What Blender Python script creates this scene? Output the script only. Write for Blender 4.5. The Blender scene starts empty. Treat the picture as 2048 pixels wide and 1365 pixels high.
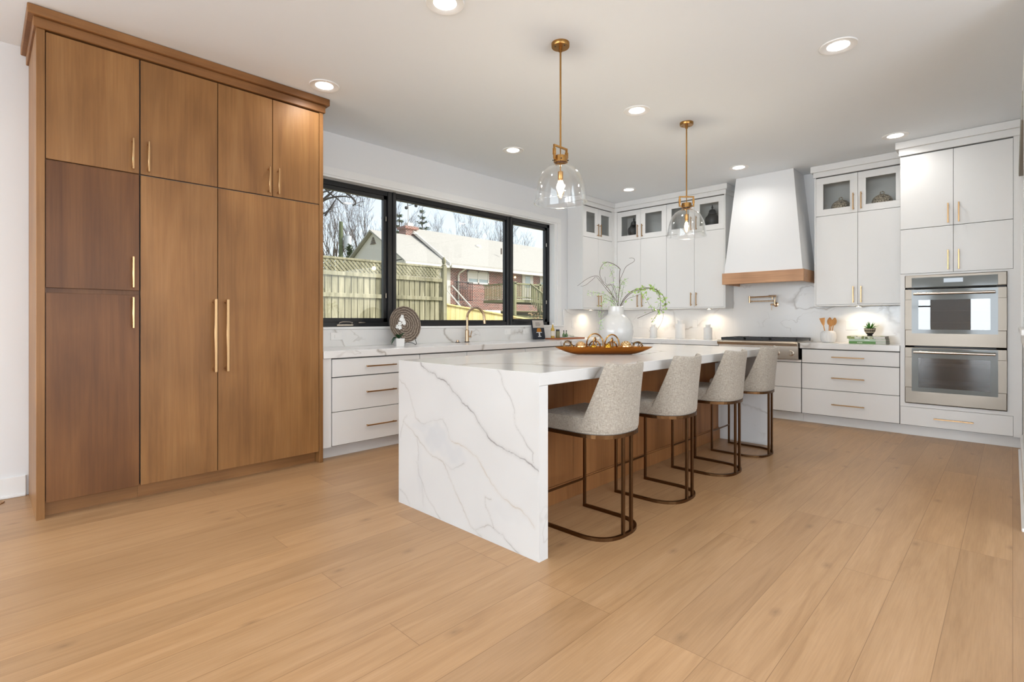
import bpy, math, random
import numpy as np
from mathutils import Vector, Matrix

# ------------------------------------------------------------------ camera, sky, sun, daylight, exposure
S = bpy.context.scene
COL = S.collection
CAM_H = 1.172
YAW = math.atan(1001 / 1030.5)
cd = bpy.data.cameras.new('camera')
cd.sensor_width = 36.0
cd.lens = 1031 / 2048 * 36
cd.shift_y = -40.2 / 2048
cd.clip_start = 0.02
cd.clip_end = 300
cam = bpy.data.objects.new('camera', cd)
COL.objects.link(cam)
cam.location = (0, 0, CAM_H)
cam.rotation_euler = (math.pi / 2, 0, YAW)
S.camera = cam

S.view_settings.view_transform = 'Standard'
S.view_settings.look = 'None'
S.view_settings.exposure = 0.42
S.view_settings.gamma = 1.0
S.view_settings.use_curve_mapping = False

world = bpy.data.worlds.new('sky')
S.world = world
world.use_nodes = True
wn = world.node_tree.nodes
wl = world.node_tree.links
wn.clear()
w_out = wn.new('ShaderNodeOutputWorld')
w_bg = wn.new('ShaderNodeBackground')
w_sky = wn.new('ShaderNodeTexSky')
w_sky.sky_type = 'NISHITA'
w_sky.sun_disc = False
w_sky.sun_elevation = math.radians(42)
w_sky.sun_rotation = math.radians(48)
w_sky.air_density = 1.0
w_sky.dust_density = 2.2
w_sky.ozone_density = 1.2
w_hs = wn.new('ShaderNodeHueSaturation')
w_hs.inputs['Saturation'].default_value = 0.45
wl.new(w_sky.outputs[0], w_hs.inputs['Color'])
wl.new(w_hs.outputs[0], w_bg.inputs[0])
w_bg.inputs[1].default_value = 0.235
wl.new(w_bg.outputs[0], w_out.inputs[0])


def lamp(name, kind, loc, power, color=(1, 1, 1), rot=(0, 0, 0), **kw):
    d = bpy.data.lights.new(name, kind)
    d.energy = power
    d.color = color
    for k_, v_ in kw.items():
        setattr(d, k_, v_)
    o = bpy.data.objects.new(name, d)
    COL.objects.link(o)
    o.location = loc
    o.rotation_euler = rot
    return o


SUN_TO = Vector((0.60, 0.45, 0.66)).normalized()
sun = lamp('sun', 'SUN', (6, 5, 9), 2.5, (1.0, 0.955, 0.88), angle=math.radians(0.6))
sun.rotation_euler = SUN_TO.to_track_quat('Z', 'Y').to_euler()
# daylight entering by the big windows of the living area, behind the camera; east lamp is added fill
DAY = (0.815, 0.91, 1.0)
lamp('daylight_rear_window', 'AREA', (-3.42, -12.08, 1.35), 230, DAY, (math.radians(90), 0, 0), shape='RECTANGLE', size=2.35, size_y=2.2)
lamp('daylight_patio_door', 'AREA', (0.75, -12.08, 1.30), 400, DAY, (math.radians(90), 0, 0), shape='RECTANGLE', size=3.7, size_y=2.4)
lamp('daylight_side_window', 'AREA', (-4.85, -3.4, 1.35), 110, DAY, (math.radians(90), 0, math.radians(-90)), shape='RECTANGLE', size=3.4, size_y=2.0)
lamp('added_east_fill', 'AREA', (3.08, 0.3, 1.45), 125, DAY, (math.radians(90), 0, math.radians(90)), shape='RECTANGLE', size=4.6, size_y=2.2)  # fill lamp added to brighten the window wall
DL_POWER, DL_COL = 2.5, (1.0, 0.975, 0.94)
PUCK_POWER, PUCK_COL = 0.95, (1.0, 0.80, 0.58)

# ------------------------------------------------------------------ mesh helpers
PI = math.pi
rnd = random.Random(7)


class MB:
    """collects shapes, then links them as ONE mesh object"""

    def __init__(self):
        self.v = []; self.f = []; self.s = []; self.m = []

    def add(self, vs, fs, smooth=False, m=0):
        n = len(self.v)
        self.v.extend([tuple(p) for p in vs])
        for f in fs:
            self.f.append([i + n for i in f]); self.s.append(smooth); self.m.append(m)
        return self

    def box(self, x0, x1, y0, y1, z0, z1, b=0.0, m=0):
        lo = (min(x0, x1), min(y0, y1), min(z0, z1)); hi = (max(x0, x1), max(y0, y1), max(z0, z1))
        b = min(b, 0.45 * min(hi[i] - lo[i] for i in range(3)))
        if b <= 0:
            vs = [(hi[0] if i & 1 else lo[0], hi[1] if i & 2 else lo[1], hi[2] if i & 4 else lo[2]) for i in range(8)]
            return self.add(vs, [(0, 2, 3, 1), (4, 5, 7, 6), (0, 1, 5, 4), (2, 6, 7, 3), (0, 4, 6, 2), (1, 3, 7, 5)], False, m)
        vs = []; ix = {}
        for c in range(8):
            sg = [(c >> a) & 1 for a in range(3)]
            for a in range(3):
                p = [(hi[k] if sg[k] else lo[k]) + (0 if k == a else (-b if sg[k] else b)) for k in range(3)]
                ix[(c, a)] = len(vs); vs.append(p)
        fs = []
        for a in range(3):
            p, q = [k for k in range(3) if k != a]
            for sa in (0, 1):
                cs = [(sa << a) | (i << p) | (j << q) for i, j in ((0, 0), (1, 0), (1, 1), (0, 1))]
                fs.append([ix[(c, a)] for c in cs])
            for i in (0, 1):
                for j in (0, 1):
                    c0 = (i << p) | (j << q); c1 = c0 | (1 << a)
                    fs.append([ix[(c0, p)], ix[(c1, p)], ix[(c1, q)], ix[(c0, q)]])
        for c in range(8):
            fs.append([ix[(c, 0)], ix[(c, 1)], ix[(c, 2)]])
        return self.add(vs, fs, False, m)

    def lathe(self, prof, n=32, c=(0, 0, 0), m=0, axis='z', smooth=True, sx=1.0, sy=1.0):
        vs = []; fs = []; rings = []
        for r, z in prof:
            if r < 1e-6:
                rings.append([len(vs)]); vs.append((0, 0, z))
            else:
                rings.append(list(range(len(vs), len(vs) + n)))
                for i in range(n):
                    a = 2 * PI * i / n
                    vs.append((r * math.cos(a) * sx, r * math.sin(a) * sy, z))
        for A, B in zip(rings, rings[1:]):
            for i in range(n):
                j = (i + 1) % n
                if len(A) == 1 and len(B) == 1: continue
                if len(A) == 1: fs.append([A[0], B[i], B[j]])
                elif len(B) == 1: fs.append([A[i], A[j], B[0]])
                else: fs.append([A[i], A[j], B[j], B[i]])
        if axis == 'x': vs = [(z, x, y) for x, y, z in vs]
        elif axis == 'y': vs = [(x, z, y) for x, y, z in vs]
        vs = [(x + c[0], y + c[1], z + c[2]) for x, y, z in vs]
        return self.add(vs, fs, smooth, m)

    def cyl(self, r, a, b, n=20, m=0, c=(0, 0, 0), axis='z'):
        return self.lathe([(0, a), (r, a), (r, b), (0, b)], n, c, m, axis)

    def tube(self, pts, r, n=8, closed=False, m=0, smooth=True):
        pts = [Vector(p) for p in pts]
        if not closed and len(pts) < 2: return self
        rr = r if isinstance(r, (list, tuple)) else [r] * len(pts)
        N = len(pts); tang = []
        for i in range(N):
            if closed: t = pts[(i + 1) % N] - pts[i - 1]
            else: t = pts[min(i + 1, N - 1)] - pts[max(i - 1, 0)]
            tang.append(t.normalized() if t.length > 1e-9 else Vector((0, 0, 1)))
        up = Vector((0, 0, 1)) if abs(tang[0].z) < 0.9 else Vector((1, 0, 0))
        nrm = (up - tang[0] * up.dot(tang[0])).normalized()
        vs = []; fs = []
        for i in range(N):
            nrm = (nrm - tang[i] * nrm.dot(tang[i]))
            nrm = nrm.normalized() if nrm.length > 1e-6 else tang[i].orthogonal().normalized()
            bi = tang[i].cross(nrm)
            for k in range(n):
                a = 2 * PI * k / n
                vs.append(pts[i] + (nrm * math.cos(a) + bi * math.sin(a)) * rr[i])
        for i in range(N if closed else N - 1):
            j = (i + 1) % N
            for k in range(n):
                l = (k + 1) % n
                fs.append([i * n + k, i * n + l, j * n + l, j * n + k])
        if not closed:
            fs.append(list(range(n))[::-1]); fs.append([(N - 1) * n + k for k in range(n)])
        return self.add(vs, fs, smooth, m)

    def ext(self, poly, axis, a0, a1, m=0, smooth=False):
        n = len(poly)
        def P(p, a):
            return {'x': (a, p[0], p[1]), 'y': (p[0], a, p[1]), 'z': (p[0], p[1], a)}[axis]
        vs = [P(p, a0) for p in poly] + [P(p, a1) for p in poly]
        self.add(vs, [list(range(n))[::-1], [n + i for i in range(n)]], False, m)
        return self.add(vs, [[i, (i + 1) % n, n + (i + 1) % n, n + i] for i in range(n)], smooth, m)

    def ball(self, c, r, nu=16, nv=10, m=0, sz=1.0, sx=1.0, sy=1.0):
        prof = [(r * math.sin(PI * i / nv), -r * sz * math.cos(PI * i / nv)) for i in range(nv + 1)]
        prof[0] = (0, -r * sz); prof[-1] = (0, r * sz)
        return self.lathe(prof, nu, c, m, sx=sx, sy=sy)

    def grid(self, fn, nu, nv, m=0, smooth=True):
        vs = [fn(i / nu, j / nv) for j in range(nv + 1) for i in range(nu + 1)]
        fs = [[j * (nu + 1) + i, j * (nu + 1) + i + 1, (j + 1) * (nu + 1) + i + 1, (j + 1) * (nu + 1) + i] for j in range(nv) for i in range(nu)]
        return self.add(vs, fs, smooth, m)

    def build(self, name, mats, parent=None, off=None, fix=True):
        if not isinstance(mats, (list, tuple)): mats = [mats]
        if off is None:
            off = (0, 0, 0)
            p = parent
            while p is not None:
                off = tuple(off[i] + p.location[i] for i in range(3)); p = p.parent
        me = bpy.data.meshes.new(name)
        me.from_pydata([(x - off[0], y - off[1], z - off[2]) for x, y, z in self.v], [], self.f)
        for mm in mats: me.materials.append(mm)
        me.polygons.foreach_set('use_smooth', self.s)
        me.polygons.foreach_set('material_index', self.m)
        if fix:
            import bmesh
            bm = bmesh.new(); bm.from_mesh(me)
            bmesh.ops.recalc_face_normals(bm, faces=bm.faces[:])
            bm.to_mesh(me); bm.free()
        if any(self.s): me.set_sharp_from_angle(angle=math.radians(38))
        me.update()
        o = bpy.data.objects.new(name, me)
        COL.objects.link(o)
        if parent is not None: o.parent = parent
        return o


def tag(o, label, cat, group=None, kind=None):
    o['label'] = label; o['category'] = cat
    if group: o['group'] = group
    if kind: o['kind'] = kind
    return o


def thing(name, label, cat, loc=(0, 0, 0), group=None):
    o = bpy.data.objects.new(name, None)
    COL.objects.link(o)
    o.empty_display_size = 0.1
    o.location = loc
    return tag(o, label, cat, group)


def solo(mb, name, mats, label, cat, loc=(0, 0, 0), group=None, kind=None):
    o = mb.build(name, mats, None, loc)
    o.location = loc
    return tag(o, label, cat, group, kind)


def struct(mb, name, mats, parent=None):
    o = mb.build(name, mats, parent)
    if parent is None: o['kind'] = 'structure'
    return o


def dup(root, loc, rotz=None, label=None, group=None):
    r = root.copy(); COL.objects.link(r); r.location = loc
    if rotz is not None: r.rotation_euler = (0, 0, rotz)
    if label: r['label'] = label
    if group: r['group'] = group
    for ch in list(root.children):
        c = ch.copy(); COL.objects.link(c); c.parent = r
        for g in ch.children:
            d = g.copy(); COL.objects.link(d); d.parent = c
    return r


# ------------------------------------------------------------------ material helpers
def srgb(r, g, b):
    f = lambda c: (c / 255 / 12.92) if c / 255 <= 0.04045 else ((c / 255 + 0.055) / 1.055) ** 2.4
    return (f(r), f(g), f(b), 1)


class N:
    def __init__(self, name):
        self.mat = bpy.data.materials.new(name)
        self.mat.use_nodes = True
        self.t = self.mat.node_tree
        self.t.nodes.clear()
        self.out = self.t.nodes.new('ShaderNodeOutputMaterial')

    def n(self, typ, ins=None, **props):
        nd = self.t.nodes.new(typ)
        for k_, v_ in props.items(): setattr(nd, k_, v_)
        for k_, v_ in (ins or {}).items():
            if isinstance(v_, bpy.types.NodeSocket): self.t.links.new(v_, nd.inputs[k_])
            else: nd.inputs[k_].default_value = v_
        return nd

    def coord(self, scale=(1, 1, 1), rand=0.0, kind='Object'):
        tc = self.n('ShaderNodeTexCoord')
        src = tc.outputs[kind]
        if rand:
            oi = self.n('ShaderNodeObjectInfo')
            mu = self.n('ShaderNodeMath', {0: oi.outputs['Random'], 1: rand}, operation='MULTIPLY')
            src = self.n('ShaderNodeVectorMath', {0: src, 1: mu.outputs[0]}, operation='ADD').outputs[0]
        return self.n('ShaderNodeMapping', {'Vector': src, 'Scale': scale}).outputs[0]

    def noise(self, vec, scale, detail=3.0, rough=0.5, dist=0.0):
        return self.n('ShaderNodeTexNoise', {'Vector': vec, 'Scale': scale, 'Detail': detail, 'Roughness': rough, 'Distortion': dist})

    def ramp(self, fac, stops, interp='LINEAR'):
        r = self.n('ShaderNodeValToRGB', {'Fac': fac})
        r.color_ramp.interpolation = interp
        el = r.color_ramp.elements
        while len(el) < len(stops): el.new(0.5)
        for e, (p, c) in zip(el, stops):
            e.position = p; e.color = c if len(c) == 4 else (*c, 1)
        return r.outputs[0]

    def mix(self, fac, a, b, blend='MIX'):
        m = self.n('ShaderNodeMix', {0: fac, 6: a, 7: b}, data_type='RGBA', blend_type=blend)
        return m.outputs[2]

    def math(self, op, a, b=0.0, c=0.0):
        return self.n('ShaderNodeMath', {0: a, 1: b, 2: c}, operation=op).outputs[0]

    def bump(self, h, strength=0.2, dist=0.01):
        return self.n('ShaderNodeBump', {'Height': h, 'Strength': strength, 'Distance': dist}).outputs[0]

    def pbr(self, col, rough=0.5, metal=0.0, normal=None, **kw):
        ins = {'Base Color': col, 'Roughness': rough, 'Metallic': metal}
        if normal is not None: ins['Normal'] = normal
        ins.update({k_.replace('_', ' '): v_ for k_, v_ in kw.items()})
        p = self.n('ShaderNodeBsdfPrincipled', ins)
        self.t.links.new(p.outputs[0], self.out.inputs[0])
        return self.mat


def plain(name, col, rough=0.5, metal=0.0, var=0.03, scale=18.0, **kw):
    m = N(name)
    v = m.coord(rand=7.0)
    nz = m.noise(v, scale, 3)
    c = m.mix(nz.outputs[0], tuple(min(1, x * (1 - var)) for x in col[:3]) + (1,), tuple(min(1, x * (1 + var)) for x in col[:3]) + (1,))
    return m.pbr(c, rough, metal, **kw)


def wood(name, dark, mid, light, stretch=(5, 5, 0.55), grain=(70, 70, 2.2), rough=0.42, blotch=1.0):
    m = N(name)
    v = m.coord(stretch, rand=13.0)
    n1 = m.noise(v, 1.0, 5, 0.55, 0.8)
    base = m.ramp(n1.outputs[0], [(0.25, dark), (0.5, mid), (0.78, light)])
    n3 = m.noise(m.coord((1.6, 1.6, 1.1), rand=31.0), 1.3, 2)
    shade = m.ramp(n3.outputs[0], [(0.35, (0.80, 0.77, 0.74, 1)), (0.65, (1.08, 1.07, 1.06, 1))])
    base = m.mix(blotch, base, shade, 'MULTIPLY')
    n2 = m.noise(m.coord(grain, rand=5.0), 1.0, 4, 0.6)
    g = m.ramp(n2.outputs[0], [(0.3, (0.86, 0.85, 0.84, 1)), (0.62, (1.04, 1.04, 1.04, 1))])
    base = m.mix(1.0, base, g, 'MULTIPLY')
    return m.pbr(base, rough, 0, m.bump(n2.outputs[0], 0.06, 0.002), Specular_IOR_Level=0.3)


def metal(name, col, rough, aniso_scale=(300, 4, 300), wave=0.0):
    m = N(name)
    n1 = m.noise(m.coord(aniso_scale), 1.0, 2)
    r = m.math('MULTIPLY_ADD', n1.outputs[0], 0.04, rough - 0.02)
    nor = None
    if wave:
        n2 = m.noise(m.coord((3, 3, 5)), 1.0, 1)
        nor = m.bump(n2.outputs[0], wave, 0.02)
    return m.pbr(col, r, 1.0, nor)


def thin_glass(name, tint=(1, 1, 1, 1), ior=1.45, boost=0.0, rough=0.0, power=5.0):
    m = N(name)
    f0 = ((ior - 1) / (ior + 1)) ** 2
    fc = m.n('ShaderNodeLayerWeight', {'Blend': 0.5}).outputs['Facing']
    fr = m.math('MULTIPLY_ADD', m.math('POWER', fc, power), 1 - f0 - boost, f0 + boost)
    tr = m.n('ShaderNodeBsdfTransparent', {'Color': tint})
    gl = m.n('ShaderNodeBsdfGlossy', {'Color': (1, 1, 1, 1), 'Roughness': rough})
    mx = m.n('ShaderNodeMixShader', {0: fr, 1: tr.outputs[0], 2: gl.outputs[0]})
    m.t.links.new(mx.outputs[0], m.out.inputs[0])
    return m.mat


def emit(name, col, strength):
    m = N(name)
    e = m.n('ShaderNodeEmission', {'Color': col, 'Strength': strength})
    m.t.links.new(e.outputs[0], m.out.inputs[0])
    return m.mat


def marble(name, base, vein, dens=1.0):
    m = N(name)
    v = m.coord((1, 1, 1))
    wob = m.noise(v, 1.7, 4, 0.55)
    off = m.n('ShaderNodeVectorMath', {0: wob.outputs['Color'], 1: (0.55, 0.55, 0.55)}, operation='MULTIPLY').outputs[0]
    vv = m.n('ShaderNodeVectorMath', {0: v, 1: off}, operation='ADD').outputs[0]
    rot = m.n('ShaderNodeMapping', {'Vector': vv, 'Rotation': (0.45, 0.55, 0.5), 'Scale': (0.5, 0.5, 1.5)}).outputs[0]
    a = m.noise(rot, 0.95 * dens, 2, 0.45)
    d1 = m.math('ABSOLUTE', m.math('SUBTRACT', a.outputs[0], 0.5))
    l1 = m.ramp(d1, [(0.0, (1, 1, 1, 1)), (0.0035, (0.5, 0.5, 0.5, 1)), (0.012, (0, 0, 0, 1))])
    mk = m.ramp(m.noise(v, 1.1, 2).outputs[0], [(0.36, (0, 0, 0, 1)), (0.56, (1, 1, 1, 1))])
    l1 = m.mix(1.0, l1, mk, 'MULTIPLY')
    b = m.noise(rot, 2.3 * dens, 3, 0.5)
    d2 = m.math('ABSOLUTE', m.math('SUBTRACT', b.outputs[0], 0.48))
    l2 = m.ramp(d2, [(0.0, (0.6, 0.6, 0.6, 1)), (0.009, (0, 0, 0, 1))])
    mk2 = m.ramp(m.noise(v, 1.9, 2).outputs[0], [(0.5, (0, 0, 0, 1)), (0.68, (1, 1, 1, 1))])
    l2 = m.mix(1.0, l2, mk2, 'MULTIPLY')
    k1 = m.mix(1.0, l1, l2, 'ADD')
    cloud = m.ramp(m.noise(vv, 1.4, 3).outputs[0], [(0.45, base), (0.8, tuple(x * 0.94 for x in base[:3]) + (1,))])
    col = m.mix(m.math('MULTIPLY', k1, 0.9), cloud, vein)
    return m.pbr(col, 0.16, 0, None, Specular_IOR_Level=0.45)


# ------------------------------------------------------------------ materials
M = {}
M['wall'] = plain('wall_paint', (0.79, 0.795, 0.80, 1), 0.7, var=0.006)
M['ceil'] = plain('ceiling_paint', (0.84, 0.885, 0.925, 1), 0.85, var=0.006)
M['trim'] = plain('trim_paint', (0.84, 0.84, 0.83, 1), 0.35, var=0.006)
M['white'] = plain('cabinet_white_lacquer', (0.775, 0.77, 0.755, 1), 0.38, var=0.008)
M['inside'] = plain('cabinet_grey_interior', (0.62, 0.62, 0.60, 1), 0.6, var=0.02)
M['gap_shade'] = plain('gap_shade_carcass', (0.11, 0.108, 0.104, 1), 0.7)  # dark body colour paints the shade in door and drawer gaps
M['maple'] = wood('stained_maple', srgb(125, 86, 49), srgb(146, 104, 61), srgb(160, 118, 74))
M['maple_dark'] = wood('stained_maple_dark', srgb(92, 58, 31), srgb(114, 75, 42), srgb(134, 92, 54))
M['maple_h'] = wood('stained_maple_level', srgb(118, 78, 45), srgb(140, 97, 58), srgb(156, 113, 71), (5, 0.55, 5), (70, 2.2, 70))
M['isl_wood'] = wood('island_panel_wood', srgb(126, 82, 46), srgb(146, 98, 58), srgb(158, 110, 66), blotch=0.6)
M['hood_wood'] = wood('hood_band_oak', srgb(184, 140, 106), srgb(202, 158, 122), srgb(212, 170, 136), (0.55, 5, 5), (2.2, 70, 70))
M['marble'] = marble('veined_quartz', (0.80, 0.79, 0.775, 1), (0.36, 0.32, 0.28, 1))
M['marble_isl_dim'] = marble('veined_quartz_island_dim', (0.69, 0.68, 0.665, 1), (0.36, 0.32, 0.28, 1))  # same quartz as the counters, darkened in colour against strong light
M['brass'] = metal('brushed_gold', srgb(190, 154, 112), 0.30)
M['antique'] = metal('antique_brass', srgb(170, 128, 74), 0.28)
M['bronze'] = metal('bronze_frame', srgb(104, 76, 50), 0.32)
M['steel'] = metal('brushed_steel', srgb(196, 186, 174), 0.24, (4, 4, 260))
M['steel_soft'] = metal('polished_oven_steel', srgb(124, 116, 106), 0.36, (4, 4, 200), wave=0.12)
M['nickel'] = metal('champagne_nickel', srgb(196, 168, 138), 0.26)
M['black'] = plain('black_frame', (0.012, 0.013, 0.015, 1), 0.35)
M['iron'] = plain('cast_iron', (0.02, 0.021, 0.023, 1), 0.45, var=0.15)
M['plastic'] = plain('white_plastic', (0.82, 0.81, 0.79, 1), 0.3, var=0.005)
M['pane'] = thin_glass('window_glass', (0.97, 0.985, 0.98, 1))
M['cabglass'] = thin_glass('cabinet_glass', (0.93, 0.94, 0.94, 1))
M['shade'] = thin_glass('clear_shade_glass', (0.985, 0.99, 0.99, 1), 1.5, 0.01, 0.0, 3.2)
M['ovenglass'] = thin_glass('oven_window_glass', (0.34, 0.33, 0.31, 1), 1.5, 0.015)
M['ovengrey'] = plain('oven_grey_glass', (0.17, 0.185, 0.178, 1), 0.06, var=0.01, Specular_IOR_Level=0.3)
M['display'] = emit('oven_display', (0.62, 0.68, 0.74, 1), 0.75)
M['lens'] = emit('downlight_lens', (1, 0.96, 0.90, 1), 9.0)
M['puck'] = emit('puck_lens', (1, 0.86, 0.68, 1), 6.0)
M['bulb'] = emit('filament_glow', (1, 0.76, 0.44, 1), 22.0)
M['bulbglass'] = thin_glass('bulb_glass', (1, 0.93, 0.80, 1), 1.4)
M['ceramic'] = plain('white_ceramic', (0.53, 0.522, 0.505, 1), 0.18, var=0.01)
M['matte'] = plain('matte_white_ceramic', (0.76, 0.75, 0.735, 1), 0.5, var=0.015)
M['leaf'] = plain('pale_green_leaf', srgb(158, 186, 104), 0.55, var=0.25, scale=60)
M['fern'] = plain('soft_green_fern', srgb(170, 196, 140), 0.6, var=0.2, scale=60)
M['green'] = plain('fresh_green', srgb(70, 128, 40), 0.45, var=0.3, scale=80)
M['dkgreen'] = plain('deep_green_leaf', srgb(42, 74, 42), 0.45, var=0.25, scale=60)
M['twig'] = plain('dark_twig', srgb(74, 56, 46), 0.8, var=0.25, scale=60)
M['petal'] = plain('white_petal', (0.86, 0.87, 0.85, 1), 0.6, var=0.02)
M['charcoal'] = plain('charcoal_ceramic', (0.018, 0.019, 0.020, 1), 0.38, var=0.2)
M['spoon'] = wood('beech_utensil', srgb(176, 118, 58), srgb(204, 146, 82), srgb(216, 164, 100), (20, 20, 3))
M['board'] = wood('red_brown_board', srgb(150, 82, 46), srgb(178, 104, 62), srgb(192, 122, 78), (5, 0.6, 5), (60, 3, 60))
M['paper'] = plain('book_pages', (0.72, 0.69, 0.64, 1), 0.8, var=0.08, scale=200)
M['bowl'] = metal('copper_gold_bowl', srgb(172, 110, 46), 0.36, (60, 60, 60))
M['gold'] = metal('polished_gold', srgb(196, 148, 56), 0.16)
M['wire'] = metal('dark_gold_wire', srgb(140, 108, 62), 0.3)


def _mercury():
    m = N('mercury_glass')
    n1 = m.noise(m.coord(), 48, 4, 0.6)
    c = m.ramp(n1.outputs[0], [(0.35, srgb(196, 148, 88)), (0.6, srgb(226, 192, 148)), (0.75, srgb(160, 112, 58))])
    return m.pbr(c, 0.12, 0.85, m.bump(n1.outputs[0], 0.25, 0.003))


M['mercury'] = _mercury()


def _linen(name, a, b):
    m = N(name)
    v = m.coord((1, 1, 1))
    h = m.noise(m.coord((420, 420, 60)), 1.0, 2)
    w = m.noise(m.coord((60, 60, 420)), 1.0, 2)
    s = m.math('ADD', h.outputs[0], w.outputs[0])
    c = m.ramp(m.math('MULTIPLY', s, 0.5), [(0.36, a), (0.64, b)])
    return m.pbr(c, 0.9, 0, m.bump(s, 0.25, 0.002), Sheen_Weight=0.15)


M['linen'] = _linen('greige_linen', srgb(138, 129, 117), srgb(186, 177, 164))


def _floor():
    m = N('oak_planks')
    tc = m.n('ShaderNodeTexCoord')
    sp = m.n('ShaderNodeSeparateXYZ', {0: tc.outputs['Object']})
    v = m.n('ShaderNodeCombineXYZ', {0: sp.outputs[1], 1: sp.outputs[0], 2: 0.0}).outputs[0]
    br = m.n('ShaderNodeTexBrick', {'Vector': v, 'Color1': (0, 0, 0, 1), 'Color2': (1, 1, 1, 1), 'Mortar': (0.5, 0.5, 0.5, 1), 'Scale': 1.0,
                                    'Mortar Size': 0.0014, 'Mortar Smooth': 0.3, 'Bias': 0.0, 'Brick Width': 1.75, 'Row Height': 0.192},
             offset=0.37, offset_frequency=3)
    rv = br.outputs['Color']
    sh = m.n('ShaderNodeVectorMath', {0: rv, 1: (37, 19, 0)}, operation='MULTIPLY').outputs[0]
    base_v = m.n('ShaderNodeVectorMath', {0: v, 1: sh}, operation='ADD').outputs[0]
    gv = m.n('ShaderNodeMapping', {'Vector': base_v, 'Scale': (1.3, 16, 1)}).outputs[0]
    g = m.noise(gv, 1.0, 5, 0.6, 0.9)
    gc = m.ramp(g.outputs[0], [(0.28, srgb(168, 131, 93)), (0.5, srgb(181, 144, 105)), (0.72, srgb(189, 152, 114))])
    fv = m.n('ShaderNodeMapping', {'Vector': base_v, 'Scale': (5, 150, 1)}).outputs[0]
    fg = m.noise(fv, 1.0, 3, 0.6)
    gc = m.mix(1.0, gc, m.ramp(fg.outputs[0], [(0.3, (0.93, 0.92, 0.91, 1)), (0.6, (1.03, 1.03, 1.03, 1))]), 'MULTIPLY')
    tone = m.ramp(rv, [(0.0, (0.90, 0.885, 0.87, 1)), (0.5, (1.0, 1.0, 1.0, 1)), (1.0, (1.06, 1.04, 1.01, 1))])
    gc = m.mix(1.0, gc, tone, 'MULTIPLY')
    kv = m.n('ShaderNodeMapping', {'Vector': base_v, 'Scale': (1.0, 2.0, 1)}).outputs[0]
    vo = m.n('ShaderNodeTexVoronoi', {'Vector': kv, 'Scale': 1.25, 'Randomness': 1.0}, voronoi_dimensions='2D')
    kd = m.noise(base_v, 30, 2)
    dd = m.math('ADD', vo.outputs['Distance'], m.math('MULTIPLY', kd.outputs[0], 0.02))
    knot = m.ramp(dd, [(0.012, (1, 1, 1, 1)), (0.03, (0.55, 0.55, 0.55, 1)), (0.075, (0, 0, 0, 1))])
    kfac = m.math('MULTIPLY', knot, 0.5)
    gc = m.mix(kfac, gc, srgb(112, 84, 60))
    gc = m.mix(m.math('MULTIPLY', br.outputs['Fac'], 0.7), gc, srgb(126, 92, 60))
    rg = m.math('MULTIPLY_ADD', g.outputs[0], 0.12, 0.30)
    return m.pbr(gc, rg, 0, m.bump(m.math('SUBTRACT', fg.outputs[0], br.outputs['Fac']), 0.05, 0.003), Specular_IOR_Level=0.38)


M['floor'] = _floor()

# ================================================================== ROOM
CEIL, WX, BY, RX = 3.01, -4.77, 7.22, 0.065     # ceiling height, window wall, back wall, right wall
TH = 0.22
struct(MB().box(WX - TH, 3.1, -12.1, BY + TH, -0.12, 0.0), 'floor', M['floor'])
struct(MB().box(WX - TH, 3.1, -12.1, BY + TH, CEIL, CEIL + 0.25), 'ceiling', M['ceil'])


def wall_x(mb, x0, x1, y0, y1, holes):
    """wall of constant x with rectangular openings (ya, yb, za, zb)"""
    y = y0
    for ya, yb, za, zb in sorted(holes):
        if ya > y: mb.box(x0, x1, y, ya, 0, CEIL)
        if za > 0: mb.box(x0, x1, ya, yb, 0, za)
        mb.box(x0, x1, ya, yb, zb, CEIL)
        y = yb
    mb.box(x0, x1, y, y1, 0, CEIL)
    return mb


WIN = (2.12, 5.86, 1.085, 2.60)
struct(wall_x(MB(), WX - TH, WX, -12.1, BY + TH, [(-5.1, -1.7, 0.35, 2.35), WIN]), 'wall_left', M['wall'])
struct(MB().box(WX, RX + 0.15, BY, BY + TH, 0, CEIL), 'wall_back', M['wall'])
struct(wall_x(MB(), RX, RX + 0.15, 4.02, BY, [(4.35, 6.05, 1.12, 2.72)]), 'wall_right', M['wall'])
mb = MB()
for xa, xb in ((WX, -4.60), (-2.25, -1.10), (2.60, 3.0)): mb.box(xa, xb, -12.1, -12.0, 0, CEIL)
mb.box(-4.60, -2.25, -12.1, -12.0, 0, 0.25).box(-4.60, -2.25, -12.1, -12.0, 2.45, CEIL)
mb.box(-1.10, 2.60, -12.1, -12.0, 2.5, CEIL).box(-1.10, 2.60, -12.1, -12.0, 0, 0.1)
struct(mb, 'wall_front', M['wall'])
mb = wall_x(MB(), 3.0, 3.1, -12.1, 4.02, [(-2.0, 2.6, 0.35, 2.55)]).box(RX + 0.15, 3.1, 4.02, 4.17, 0, CEIL)  # side opening added for the east fill lamp
struct(mb, 'wall_side', M['wall'])
# dark mullions of the living-area windows (seen only as reflections)
mb = MB().box(-3.45, -3.39, -12.06, -12.0, 0.25, 2.45).box(-4.60, -3.45, -12.05, -12.0, 1.7, 1.75).box(-3.39, -2.25, -12.05, -12.0, 1.7, 1.75)
struct(mb, 'window_3', M['black'])
mb = MB().box(0.71, 0.79, -12.06, -12.0, 0.1, 2.5)
struct(mb, 'door_1', M['black'])
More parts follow.
